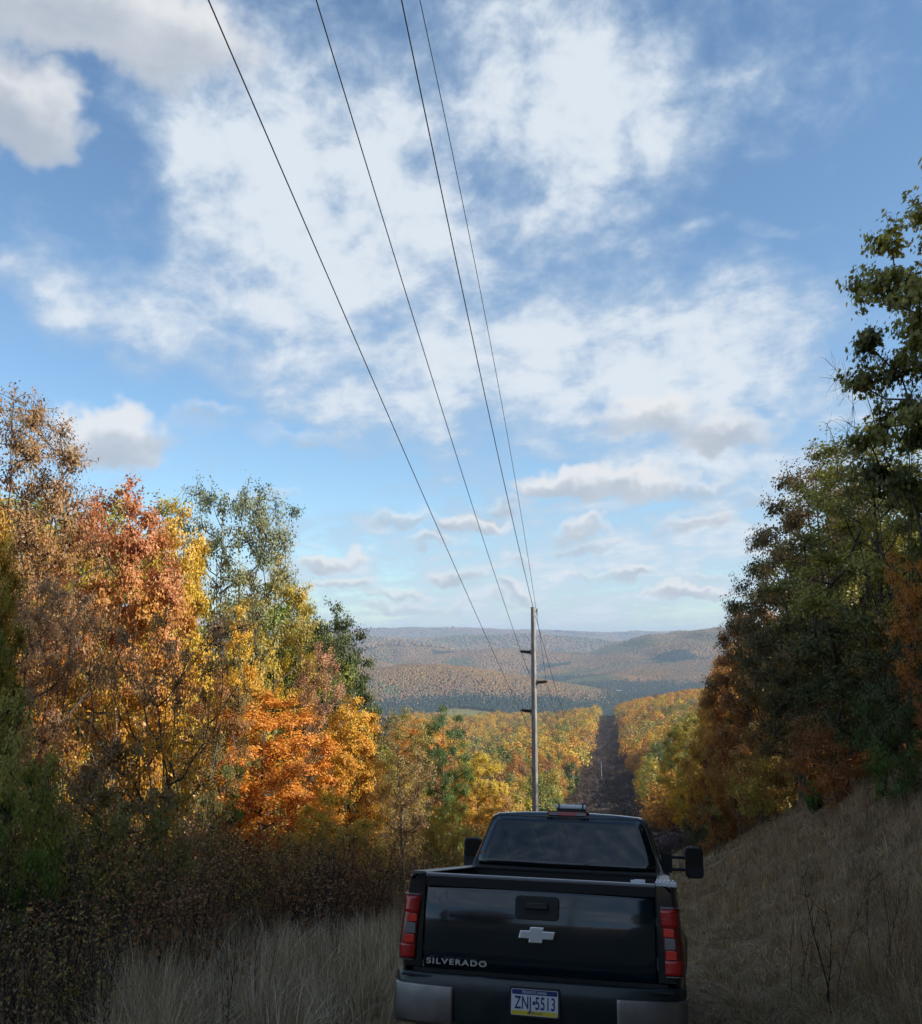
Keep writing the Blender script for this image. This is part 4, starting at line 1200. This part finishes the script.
# rear bumper: curved in plan, step on top
def bump_y(x): return -.155 + .13 * (abs(x) / .985) ** 4
G = []
pr = [(.10, .772), (.02, .776), (-.0, .772), (-.008, .755), (-.012, .70), (-.010, .66), (.0, .60), (.02, .50), (.09, .46)]
for x in np.linspace(-.97, .97, 41):
    by_ = bump_y(x); e_ = .1 * max(0, (abs(x) - .92) / .05) ** 2
    G.append([(x, by_ + dy + e_ * .6, z) for dy, z in pr])
bp_ = grid_obj('rear_bumper', G, M_BUMP, truck, thick=.02)
bm = bmesh.new(); bx(bm, -.9, .9, -.13, .05, .755, .765); bm_obj('step_pad', bm, M_TRIM, bp_)
for sx in (-1, 1):
    G = []
    for x in np.linspace(.535, .973, 22):
        by_ = bump_y(x); e_ = .1 * max(0, (abs(x) - .93) / .055) ** 2
        row = [(sx * x, by_ + e_ * .6 - .017 + dy, z) for dy, z in [(.012, .712), (0, .706), (-.004, .69), (-.003, .62), (.004, .54), (.018, .485), (.05, .462)]]
        G.append(row)
    G.append([(sx * (.981), -.02 + .1, z) for dy, z in [(.012, .712), (0, .706), (-.004, .69), (-.003, .62), (.004, .54), (.018, .485), (.05, .462)]])
    G.append([(sx * (.983), .14, z) for dy, z in [(.012, .712), (0, .706), (-.004, .69), (-.003, .62), (.004, .54), (.018, .485), (.05, .462)]])
    grid_obj('chrome_corner', G, M_CHROME, bp_, thick=.006)
# hitch receiver and frame under the bumper
bm = bmesh.new(); bx(bm, -.05, .05, -.10, .3, .42, .50); bx(bm, -.5, .5, .05, .13, .42, .50)
bm_obj('tow_hitch', bm, M_TRIM, truck, bevel=.006)
# number plate
px0 = .01; zp = .655; yp = bump_y(0) - .022
bm = bmesh.new(); prism(rrect(px0 - .165, px0 + .165, zp - .088, zp + .088, .012), 1, yp - .004, yp + .03, bm)
plh = bm_obj('plate_frame', bm, M_TRIM, bp_, bevel=.002)
M_PLW = principled('plate_white', (.60, .62, .66), .45); M_PLB = principled('plate_blue', (.018, .028, .16), .45); M_PLY = principled('plate_yellow', (.66, .50, .04), .45)
def plate():
    y0 = yp - .0045
    bm = bmesh.new(); prism(rrect(px0 - .152, px0 + .152, zp - .076, zp + .076, .010), 1, y0 - .003, y0, bm)
    p = bm_obj('number_plate', bm, M_PLW, plh)
    bm = bmesh.new(); prism(rrect(px0 - .148, px0 + .148, zp + .045, zp + .0735, .008), 1, y0 - .0042, y0 - .0028, bm); b1 = bm_obj('blue_band', bm, M_PLB, p)
    bm = bmesh.new(); prism(rrect(px0 - .148, px0 + .148, zp - .0735, zp - .048, .008), 1, y0 - .0042, y0 - .0028, bm); b2 = bm_obj('yellow_band', bm, M_PLY, p)
    text_mesh('plate_letters', 'ZNJ', .104, M_PLB, p, px0 - .074, y0 - .0045, zp - .037, .62, .0008, 'CENTER', 1.05, .0012)
    text_mesh('plate_digits', '5513', .104, M_PLB, p, px0 + .070, y0 - .0045, zp - .037, .62, .0008, 'CENTER', 1.05, .0012)
    bm = bmesh.new(); prism([(px0 - .012, zp - .012), (px0 + .006, zp - .012), (px0 + .006, zp + .006), (px0 - .003, zp + .012), (px0 - .012, zp + .006)], 1, y0 - .0052, y0 - .0028, bm); bm_obj('plate_mark', bm, M_PLB, p)
    text_mesh('state_name', 'PENNSYLVANIA', .024, M_PLW, p, px0, y0 - .0050, zp + .051, .95, .0005)
    text_mesh('web_address', 'visitPA.com', .022, M_PLB, p, px0, y0 - .0050, zp - .067, .95, .0005)
plate()

# cab: one skin over belt line, roof and windscreen
def cab_ring(y, zt, wt, wb=.86, belt=1.40):
    """cross-section from the right belt line over the roof to the left one; body below the belt"""
    P = []
    hw = side_x(1.0, 3.0)
    for z, x in ((.56, .94), (.75, .985), (1.0, .99), (1.2, .965), (1.36, .94), (belt, .915), (belt + .02, wb)): P.append((x, y, z))
    for q in (.25, .5, .75): P.append((wb + (wt - wb) * q, y, belt + .02 + (zt - .07 - belt - .02) * q))
    P += [(wt, y, zt - .07), (wt - .022, y, zt - .03), (wt - .07, y, zt - .008), (wt * .6, y, zt + .008), (wt * .25, y, zt + .016)]
    return P + [(-x, yy, z) for x, yy, z in P[::-1]]
G = []
def slanted(y0, lean, zt, wt, wb=.86, belt=1.40):
    R_ = cab_ring(y0, zt, wt, wb, belt)
    return [(x, y + lean * max(0, z - 1.40) / .5, z) for x, y, z in R_]
zr = 1.895
for y0, ln, zt, wt in [(2.075, .20, zr - .03, .70), (2.085, .205, zr - .008, .715), (2.12, .21, zr, .725), (2.4, .21, zr + .01, .735), (2.9, .15, zr + .015, .74), (3.3, .1, zr + .015, .74), (3.7, -.05, zr + .005, .735), (3.9, -.2, zr - .03, .72)]:
    G.append(slanted(y0, ln, zt, wt))
def mid_ring(y, belt=1.38): return [(x, y, min(z, belt + .02 + .03 * (1 - abs(x)))) for x, y, z in cab_ring(y, zr, .72, .86, belt)]
G.append(mid_ring(4.45)); G.append([(x, 5.2, min(z, 1.36 + .03 * (1 - abs(x)))) for x, y, z in mid_ring(5.2)])
G.append([(x * .97, 5.8, min(z, 1.26)) for x, y, z in mid_ring(5.8)]); G.append([(x * .95, 5.86, min(z, 1.1)) for x, y, z in mid_ring(5.86)])
cab = grid_obj('cab', G, M_PAINT, truck, cap=True)
def on_rear(x, z, out=.0):
    return (x, 2.075 + .20 * max(0, z - 1.40) / .5 - out, z)
def rear_patch(name, P, mat, parent, o1, o0=-.01, bevel=0):
    bm = bmesh.new(); A = [bm.verts.new(on_rear(x, z, o1)) for x, z in P]; B = [bm.verts.new(on_rear(x, z, o0)) for x, z in P]
    n = len(P)
    for i in range(n): bm.faces.new((A[i], A[(i + 1) % n], B[(i + 1) % n], B[i]))
    bm.faces.new(A[::-1]); bm.faces.new(B)
    return bm_obj(name, bm, mat, parent, bevel=bevel)
def round_poly(P, r, n=5):
    out = []
    m = len(P)
    for i in range(m):
        p = Vector(P[i]); a = (Vector(P[i - 1]) - p).normalized(); b = (Vector(P[(i + 1) % m]) - p).normalized()
        p0, p1 = p + a * r, p + b * r
        for k in range(n + 1):
            t = k / n; out.append(tuple((1 - t) ** 2 * p0 + 2 * t * (1 - t) * p + t * t * p1))
    return out
sur = rear_patch('window_seal', round_poly([(-.845, 1.412), (.845, 1.412), (.70, 1.866), (-.70, 1.866)], .05), M_TRIM, cab, .006)
# the pane bulges a little, like all car glass
def pane(name, P4, mat, parent, out, bulge, nx=18, nz=8):
    (x0, z0), (x1, _), (x2, z1), (x3, _) = P4
    G = []
    for j in range(nz + 1):
        q = j / nz; z = z0 + (z1 - z0) * q; xa = x0 + (x3 - x0) * q; xb = x1 + (x2 - x1) * q
        if j in (0, nz): xa += .035; xb -= .035
        if j in (1, nz - 1): xa += .006; xb -= .006
        row = []
        for i in range(nx + 1):
            u = i / nx; x = xa + (xb - xa) * u
            row.append(on_rear(x, z, out + bulge * (1 - (2 * u - 1) ** 2) * (1 - .25 * (2 * q - 1) ** 2)))
        G.append(row)
    return grid_obj(name, G, mat, parent, thick=.004)
rw = pane('rear_window', [(-.825, 1.425), (.825, 1.425), (.685, 1.853), (-.685, 1.853)], M_GLASS, cab, .010, .02)
for sx in (-1, 1):      # side windows
    for ya, yb in ((2.42, 2.98), (3.06, 3.78)):
        G = []
        for q in np.linspace(0, 1, 5):
            z = 1.45 + .36 * q; x = .86 + (.735 - .86) * (z - 1.42) / (zr - .07 - 1.42)
            ln = .15 * (z - 1.4) / .5
            G.append([(sx * (x + .008), y + ln * (.6 if y < 3.4 else -1.2), z) for y in np.linspace(ya, yb, 4)])
        grid_obj('side_window', G, M_GLASS, cab, thick=.004)
# third brake light
bm = bmesh.new(); prism([(-.185, 1.876), (.185, 1.876), (.17, 1.912), (-.17, 1.912)], 1, 2.245, 2.34, bm)
hl = bm_obj('high_brake_light', bm, M_RED, cab, bevel=.004)
for a, b in ((-.165, -.085), (.085, .165)):
    bm = bmesh.new(); prism([(a, 1.880), (b, 1.880), (b, 1.908), (a, 1.908)], 1, 2.239, 2.25, bm); bm_obj('cargo_lens', bm, M_CLEAR, hl)
bm = bmesh.new(); bx(bm, -.195, .195, 2.25, 2.36, 1.9125, 1.918)
bm_obj('light_brow', bm, M_TRIM, hl)
# silver light bar on the roof
bm = bmesh.new(); P = [(y, z) for y, z in rrect(2.44, 2.56, 1.943, 1.985, .018)]
prism(P, 0, -.13, .155, bm); lb = bm_obj('roof_light_bar', bm, M_SILV, truck, True)
bm = bmesh.new(); bx(bm, -.12, .145, 2.45, 2.57, 1.90, 1.947); bm_obj('light_bar_base', bm, M_TRIM, lb)
for x in (-.10, .125):
    bm = bmesh.new(); bx(bm, x - .006, x + .006, 2.434, 2.586, 1.94, 1.990); bm_obj('light_bar_strap', bm, M_TRIM, lb)
bm = bmesh.new(); cyl_bm(bm, (.10, 2.51, 1.99), (.10, 2.51, 2.02), .006, .004, 6); bm_obj('light_bar_stud', bm, M_STEEL, lb)

# towing mirrors
for sx, xc, w in ((-1, -1.175, .185), (1, 1.185, .185)):
    bm = bmesh.new(); prism(rrect(xc - w / 2, xc + w / 2, 1.345, 1.655, .045), 1, 3.72, 3.86, bm)
    mh = bm_obj('towing_mirror', bm, M_TRIM, truck, bevel=.018)
    bm = bmesh.new(); prism(rrect(xc - w / 2 + .018, xc + w / 2 - .018, 1.455, 1.635, .025), 1, 3.712, 3.73, bm); bmesh.ops.rotate(bm, verts=bm.verts, cent=(xc, 3.725, 1.545), matrix=Matrix.Rotation(math.radians(4), 3, 'X')); bm_obj('mirror_glass', bm, M_GLASS, mh)
    bm = bmesh.new(); prism(rrect(xc - w / 2 + .018, xc + w / 2 - .018, 1.365, 1.44, .022), 1, 3.712, 3.73, bm); bmesh.ops.rotate(bm, verts=bm.verts, cent=(xc, 3.725, 1.545), matrix=Matrix.Rotation(math.radians(4), 3, 'X')); bm_obj('lower_mirror_glass', bm, M_GLASS, mh)
    bm = bmesh.new()
    cyl_bm(bm, (sx * .90, 3.78, 1.545), (sx * 1.10, 3.79, 1.545), .017, .017, 10); cyl_bm(bm, (sx * .90, 3.78, 1.425), (sx * 1.10, 3.79, 1.425), .017, .017, 10)
    prism(rrect(min(sx * .845, sx * .96), max(sx * .845, sx * .96), 1.39, 1.58, .02), 1, 3.74, 3.84, bm)
    bm_obj('mirror_arm', bm, M_TRIM, mh, True)

# wheels
def lathe(bm, prof_, cx_, cy_, cz_, n=36, sx=1):
    rings = []
    for xx, rr in prof_:
        rings.append([bm.verts.new((cx_ + sx * xx, cy_ + rr * math.cos(2 * math.pi * i / n), cz_ + rr * math.sin(2 * math.pi * i / n))) for i in range(n)])
    for a, b in zip(rings[:-1], rings[1:]):
        for i in range(n): bm.faces.new((a[i], a[(i + 1) % n], b[(i + 1) % n], b[i]))
    bm.faces.new(rings[0][::-1]); bm.faces.new(rings[-1])
for sx in (-1, 1):
    for yc in (1.28, 5.0):
        e = empty('wheel'); e.parent = truck
        bm = bmesh.new(); lathe(bm, [(-.13, .22), (-.135, .30), (-.125, .37), (-.10, .392), (0, .397), (.10, .392), (.125, .37), (.135, .30), (.13, .22)], sx * .865, yc, .392, 40, sx)
        for k in range(40):     # tread blocks
            a = 2 * math.pi * k / 40
            for off in (-.085, -.028, .028, .085):
                c = Vector((sx * .865 + off, yc + .396 * math.cos(a + off), .392 + .396 * math.sin(a + off)))
                mt = Matrix.Translation(c) @ Matrix.Rotation(a + off, 4, 'X') @ Matrix.Diagonal((.045, .014, .034, 1))
                bmesh.ops.create_cube(bm, size=1, matrix=mt)
        me = bm_obj('tyre', bm, M_RUB, e)
        bm = bmesh.new(); lathe(bm, [(.02, .05), (.09, .06), (.10, .10), (.06, .16), (.11, .215), (.125, .225)], sx * .865, yc, .392, 28, sx); bm_obj('rim', bm, M_RIM, e, True)
    bm = bmesh.new(); bx(bm, sx * .70, sx * .98, .70, .72, .30, .62); bm_obj('mud_flap', bm, M_TRIM, truck)
bm = bmesh.new(); cyl_bm(bm, (-.8, 1.28, .392), (.8, 1.28, .392), .05, .05, 10); bx(bm, -.12, .12, 1.15, 1.41, .28, .5)
for sx in (-1, 1): bx(bm, sx * .5 - .05, sx * .5 + .05, .1, 5.2, .52, .68)
bm_obj('rear_axle', bm, M_TRIM, truck)

# a few things lying in the bed
RT = Matrix.Translation(truck.location) @ truck.rotation_euler.to_matrix().to_4x4()
def in_bed(name, label, cat, loc, rz=0):
    e = empty(name); e.location = RT @ Vector(loc); e.rotation_euler = (truck.rotation_euler.to_matrix() @ Matrix.Rotation(rz, 3, 'Z')).to_euler(); tag(e, label, cat); return e
e = in_bed('spray_bottle', 'whitish spray bottle standing in the bed behind the right end of the tailgate', 'bottle', (.68, .22, .883))
bm = bmesh.new(); lathe_p = [(0, .045), (.30, .048), (.40, .045), (.46, .02), (.49, .018)]
rings = []
for h_, r_ in lathe_p: rings.append([bm.verts.new((r_ * math.cos(2 * math.pi * i / 16), r_ * math.sin(2 * math.pi * i / 16), h_)) for i in range(16)])
for a, b in zip(rings[:-1], rings[1:]):
    for i in range(16): bm.faces.new((a[i], a[(i + 1) % 16], b[(i + 1) % 16], b[i]))
bm.faces.new(rings[0][::-1]); bm.faces.new(rings[-1])
bm_obj('bottle_body', bm, M_WHITE_SHEEN, e, True)
bm = bmesh.new(); bx(bm, -.03, .045, -.016, .016, .485, .535); bx(bm, -.055, -.028, -.01, .01, .50, .53); bm_obj('spray_head', bm, M_SILV, e, bevel=.004)
e = in_bed('fuel_can', 'dull red can in the left part of the truck bed', 'can', (-.30, .9, .883), .2)
bm = bmesh.new(); bx(bm, -.14, .14, -.1, .1, 0, .40); b_ = bm_obj('can_body', bm, principled('faded_red', (.22, .03, .02), .6), e, bevel=.03)
bm = bmesh.new(); bx(bm, -.08, .08, -.012, .012, .45, .47); bx(bm, -.08, -.06, -.012, .012, .39, .452); bx(bm, .06, .08, -.012, .012, .39, .452); bm_obj('handle', bm, M_TRIM, e)

# ------------------------------------------------------------------ air
def haze():
    bm = bmesh.new(); x0, x1, y0, y1, z0, z1 = -9500, 9500, -800, 15000, -260, 170
    x0, x1, y0, y1 = -14600, 14600, -14600, 14600
    bmesh.ops.create_cube(bm, size=1, matrix=Matrix.Translation(((x0 + x1) / 2, (y0 + y1) / 2, (z0 + z1) / 2)) @ Matrix.Diagonal((x1 - x0, y1 - y0, z1 - z0, 1)))
    m, nt, out = new_mat('thin_air'); v = N(nt, 'ShaderNodeVolumePrincipled')
    v.inputs['Color'].default_value = (.66, .80, 1.0, 1); v.inputs['Density'].default_value = HAZE; v.inputs['Anisotropy'].default_value = .0
    nt.links.new(v.outputs[0], out.inputs['Volume'])
    o = bm_obj('haze', bm, m); tag(o, kind='stuff'); tag(o, 'thin bluish haze over the valley', 'haze')
HAZE = .95e-4
haze()

# ------------------------------------------------------------------ sky with clouds
SUN_AZ, SUN_EL = math.radians(106), math.radians(33)
world = bpy.data.worlds.new('World'); scene.world = world; world.use_nodes = True
def build_world():
    nt = world.node_tree; nt.nodes.clear()
    out = N(nt, 'ShaderNodeOutputWorld'); bg = N(nt, 'ShaderNodeBackground'); bg.inputs['Strength'].default_value = SKY
    nt.links.new(bg.outputs[0], out.inputs[0])
    sky = N(nt, 'ShaderNodeTexSky', sky_type='NISHITA'); sky.sun_disc = False; sky.sun_elevation = SUN_EL; sky.sun_rotation = SUN_AZ
    sky.altitude = 600; sky.air_density = 1.0; sky.dust_density = .6; sky.ozone_density = 1.6
    tc = N(nt, 'ShaderNodeTexCoord'); D = tc.outputs['Generated']
    sep = N(nt, 'ShaderNodeSeparateXYZ'); nt.links.new(D, sep.inputs[0])
    def M(op, a, b=None, c=None, clamp=False):
        n = N(nt, 'ShaderNodeMath', operation=op); n.use_clamp = clamp
        for i, v in enumerate((a, b, c)):
            if v is None: continue
            if isinstance(v, (int, float)): n.inputs[i].default_value = v
            else: nt.links.new(v, n.inputs[i])
        return n.outputs[0]
    X, Y_, Z = sep.outputs
    el = M('ARCSINE', Z); az = M('ARCTAN2', X, Y_)
    def pix(px, py):
        dx = (px - 461) / F; u = (512 - py) / F
        v = Vector((dx, math.cos(PITCH) - u * math.sin(PITCH), math.sin(PITCH) + u * math.cos(PITCH))).normalized()
        return math.atan2(v.x, v.y), math.asin(v.z)
    def noise(vec, scale, detail, rough, dist=0.0, lac=2.0):
        n = N(nt, 'ShaderNodeTexNoise'); n.inputs['Scale'].default_value = scale; n.inputs['Detail'].default_value = detail
        n.inputs['Roughness'].default_value = rough; n.inputs['Distortion'].default_value = dist; n.inputs['Lacunarity'].default_value = lac
        nt.links.new(vec, n.inputs['Vector']); return n.outputs['Fac']
    def comb(a, b, c=0.0):
        n = N(nt, 'ShaderNodeCombineXYZ')
        for i, v in enumerate((a, b, c)):
            if isinstance(v, (int, float)): n.inputs[i].default_value = v
            else: nt.links.new(v, n.inputs[i])
        return n.outputs[0]
    def ramp(v, a, b, lo=0.0, hi=1.0):
        n = N(nt, 'ShaderNodeMapRange', interpolation_type='SMOOTHSTEP')
        for k, q in zip(('From Min', 'From Max', 'To Min', 'To Max'), (a, b, lo, hi)): n.inputs[k].default_value = q
        nt.links.new(v, n.inputs['Value']); return n.outputs[0]
    # wobble the positions so the masses have ragged borders
    base = comb(az, el)
    wob = noise(base, 5.0, 3, .6); wob2 = noise(comb(az, el, 7.3), 5.0, 3, .6)
    azw = M('ADD', az, M('MULTIPLY', M('SUBTRACT', wob, .5), .22)); elw = M('ADD', el, M('MULTIPLY', M('SUBTRACT', wob2, .5), .16))
    def blob(px, py, rx, ry, w, rot=0.0, A=None, E_=None, p0=1.0):
        a0, e0 = pix(px, py); cz = math.cos(e0)
        A = A or azw; E_ = E_ or elw
        da = M('MULTIPLY', M('SUBTRACT', A, a0), cz); de = M('SUBTRACT', E_, e0)
        c, s = math.cos(rot), math.sin(rot)
        u = M('ADD', M('MULTIPLY', da, c), M('MULTIPLY', de, s)); v = M('SUBTRACT', M('MULTIPLY', de, c), M('MULTIPLY', da, s))
        u = M('DIVIDE', u, rx / F); v = M('DIVIDE', v, ry / F)
        d2 = M('ADD', M('MULTIPLY', u, u), M('MULTIPLY', v, v))
        return M('MULTIPLY', ramp(d2, 0.0, 1.0 * p0, 1.0, 0.0), w)
    # high thin layer, seen as on a flat ceiling
    zc = M('ADD', M('MAXIMUM', Z, 0.0), .10)
    px_ = M('DIVIDE', X, zc); py_ = M('DIVIDE', Y_, zc)
    flat = comb(M('ADD', px_, M('MULTIPLY', py_, .35)), M('MULTIPLY', py_, .72), 2.0)
    n1 = noise(flat, 1.3, 7, .62, .3)
    n3 = noise(comb(az, M('MULTIPLY', el, 1.35), 11.0), 17.0, 5, .6, .2)
    n2 = noise(comb(M('MULTIPLY', px_, .8), M('MULTIPLY', M('ADD', py_, M('MULTIPLY', px_, .25)), .8), 9.0), 5.0, 4, .62, .5)
    cov = M('ADD', M('MULTIPLY', M('SUBTRACT', n1, .5), 3.0), M('ADD', M('MULTIPLY', M('SUBTRACT', n2, .5), 1.0), M('MULTIPLY', M('SUBTRACT', n3, .5), 2.4)))
    for b in [(400, 130, 330, 260, .55, 0), (540, 260, 340, 200, .34, 0), (270, 200, 220, 170, .62, 0), (640, 60, 190, 200, .50, 0), (790, 110, 150, 80, .36, -.3), (500, 60, 180, 130, .30, 0), (300, 130, 130, 130, .2, 0), (560, 600, 800, 90, .55, 0),
              (210, 340, 300, 60, .62, -.32), (60, 290, 130, 40, .42, -.3), (640, 360, 340, 90, .55, .12), (750, 440, 200, 130, .50, 0), (450, 440, 330, 90, .28, 0),
              (780, 236, 110, 12, .5, -.03), (850, 130, 120, 50, .24, -.5), (860, 20, 110, 70, .20, .3),
              (70, 200, 105, 120, -.75, 0), (60, 385, 150, 50, -.6, 0), (800, 190, 120, 120, -.55, 0), (740, 60, 80, 90, -.30, 0), (500, 190, 30, 50, -.3, .4),
              (300, 470, 200, 60, -.45, 0), (620, 520, 420, 110, .38, 0), (900, 240, 60, 140, -.4, 0)]:
        cov = M('ADD', cov, blob(*b))
    cov = M('ADD', cov, ramp(Y_, .15, -.25, 0.0, .5))  # unseen cloud cover added behind the viewer to warm and brighten the shade
    m1 = ramp(cov, -.36, 1.35)
    # rounded low clouds with grey undersides
    puffn = noise(comb(M('MULTIPLY', az, 1.0), M('MULTIPLY', el, 1.7), 4.0), 9.0, 6, .58, .25)
    ps = None
    def pb(*b):
        return blob(*b)
    A2 = M('ADD', az, M('MULTIPLY', M('SUBTRACT', noise(comb(az, el, 3.0), 16.0, 3, .6), .5), .10)); E2 = M('ADD', el, M('MULTIPLY', M('SUBTRACT', noise(comb(az, el, 5.0), 16.0, 3, .6), .5), .075))
    puffs = [(80, 10, 200, 60, 1.1), (10, 100, 75, 65, 1.0), (110, 436, 70, 46, 1.15), (185, 432, 60, 26, .55), (290, 432, 90, 20, .5), (215, 418, 60, 20, .3),
             (650, 418, 95, 30, .85), (720, 432, 90, 28, .8), (600, 484, 120, 26, 1.0), (690, 487, 60, 16, .5), (470, 525, 50, 17, .8), (590, 527, 40, 16, .85), (690, 522, 60, 16, .6),
             (330, 560, 60, 15, 1.0), (345, 585, 50, 12, .8), (460, 575, 60, 13, .75), (530, 560, 40, 10, .6), (690, 592, 55, 13, .95), (610, 575, 60, 12, .6), (545, 600, 90, 12, .5),
             (400, 520, 60, 14, .5), (740, 555, 60, 12, .5), (420, 610, 90, 10, .5), (650, 612, 80, 8, .45), (260, 500, 60, 14, .35),
             (520, 588, 40, 9, .7), (600, 545, 50, 11, .6), (640, 570, 36, 9, .7), (720, 575, 40, 9, .6), (390, 595, 50, 9, .7), (430, 545, 50, 12, .55), (575, 615, 60, 7, .5), (500, 505, 50, 13, .5), (760, 500, 70, 16, .5), (310, 540, 40, 10, .5)]
    low = None; under = None
    for q in puffs:
        b = blob(q[0], q[1], q[2], q[3], q[4], 0.0, A2, E2)
        u = blob(q[0] - 6, q[1] + q[3] * .45, q[2], q[3] * .8, 1.0, 0.0, A2, E2)
        low = b if low is None else M('MAXIMUM', low, b)
        under = u if under is None else M('MAXIMUM', under, u)
    lowc = M('ADD', low, M('MULTIPLY', M('SUBTRACT', puffn, .5), 1.5))
    m2 = M('MULTIPLY', ramp(lowc, .12, .95), ramp(low, 0.0, .25))
    # colours of the clouds (radiance, before the background strength)
    k = 1.0 / SKY
    hi_c = N(nt, 'ShaderNodeMix', data_type='RGBA'); hi_c.inputs['A'].default_value = (.34 * k, .44 * k, .57 * k, 1); hi_c.inputs['B'].default_value = (.60 * k, .65 * k, .70 * k, 1)
    nt.links.new(ramp(cov, .3, 1.5), hi_c.inputs['Factor'])
    mixh = N(nt, 'ShaderNodeMix', data_type='RGBA'); nt.links.new(M('MULTIPLY', m1, .93), mixh.inputs['Factor'])
    # haze whitening towards the horizon is the air itself plus a band painted as cloud
    tint = N(nt, 'ShaderNodeMix', data_type='RGBA'); tint.blend_type = 'MULTIPLY'; tint.inputs['Factor'].default_value = 1.0
    tint.inputs['B'].default_value = (SKYT[0], SKYT[1], SKYT[2], 1); nt.links.new(sky.outputs[0], tint.inputs['A'])
    nt.links.new(tint.outputs['Result'], mixh.inputs['A']); nt.links.new(hi_c.outputs['Result'], mixh.inputs['B'])
    lo_c = N(nt, 'ShaderNodeMix', data_type='RGBA'); lo_c.inputs['A'].default_value = (.66 * k, .665 * k, .67 * k, 1); lo_c.inputs['B'].default_value = (.36 * k, .40 * k, .46 * k, 1)
    nt.links.new(M('MULTIPLY', under, ramp(puffn, .35, .65, .7, 1.0)), lo_c.inputs['Factor'])
    mixl = N(nt, 'ShaderNodeMix', data_type='RGBA'); nt.links.new(M('MULTIPLY', m2, .88), mixl.inputs['Factor'])
    nt.links.new(mixh.outputs['Result'], mixl.inputs['A']); nt.links.new(lo_c.outputs['Result'], mixl.inputs['B'])
    nt.links.new(mixl.outputs['Result'], bg.inputs['Color'])
SKY = .10
SKYT = (1.14, 1.33, 1.38)
build_world()
world.cycles.sampling_method = 'NONE'
sun = bpy.data.lights.new('sun', 'SUN'); sun.energy = 5.0; sun.angle = math.radians(.53); sun.color = (1.0, .93, .82)
so = bpy.data.objects.new('sun', sun); link(so)
sd = Vector((math.sin(SUN_AZ) * math.cos(SUN_EL), math.cos(SUN_AZ) * math.cos(SUN_EL), math.sin(SUN_EL)))
so.rotation_euler = sd.to_track_quat('Z', 'Y').to_euler(); so.location = (40, -10, 40)

# ------------------------------------------------------------------ camera and render settings
cam = bpy.data.cameras.new('camera'); co = bpy.data.objects.new('camera', cam); link(co)
co.location = (0, 0, EYE); co.rotation_euler = (math.pi / 2 + PITCH, 0, 0)
cam.sensor_fit = 'HORIZONTAL'; cam.sensor_width = 36; cam.lens = 36.0 * F / 922.0
cam.clip_start = .1; cam.clip_end = 60000
scene.camera = co
scene.render.resolution_x, scene.render.resolution_y = 922, 1024
vs = scene.view_settings; scene.display_settings.display_device = 'sRGB'
vs.view_transform = 'Standard'; vs.look = 'None'; vs.exposure = 0.38; vs.gamma = 1; vs.use_curve_mapping = False
scene.render.engine = 'CYCLES'
cy = scene.cycles
cy.use_denoising = True
try: cy.denoiser = 'OPENIMAGEDENOISE'
except Exception: pass
cy.max_bounces = 5; cy.diffuse_bounces = 2; cy.glossy_bounces = 3; cy.transmission_bounces = 3; cy.volume_bounces = 0; cy.transparent_max_bounces = 4
cy.caustics_reflective = False; cy.caustics_refractive = False
cy.sample_clamp_indirect = 4
cy.use_adaptive_sampling = True; cy.adaptive_threshold = .02; cy.use_light_tree = False
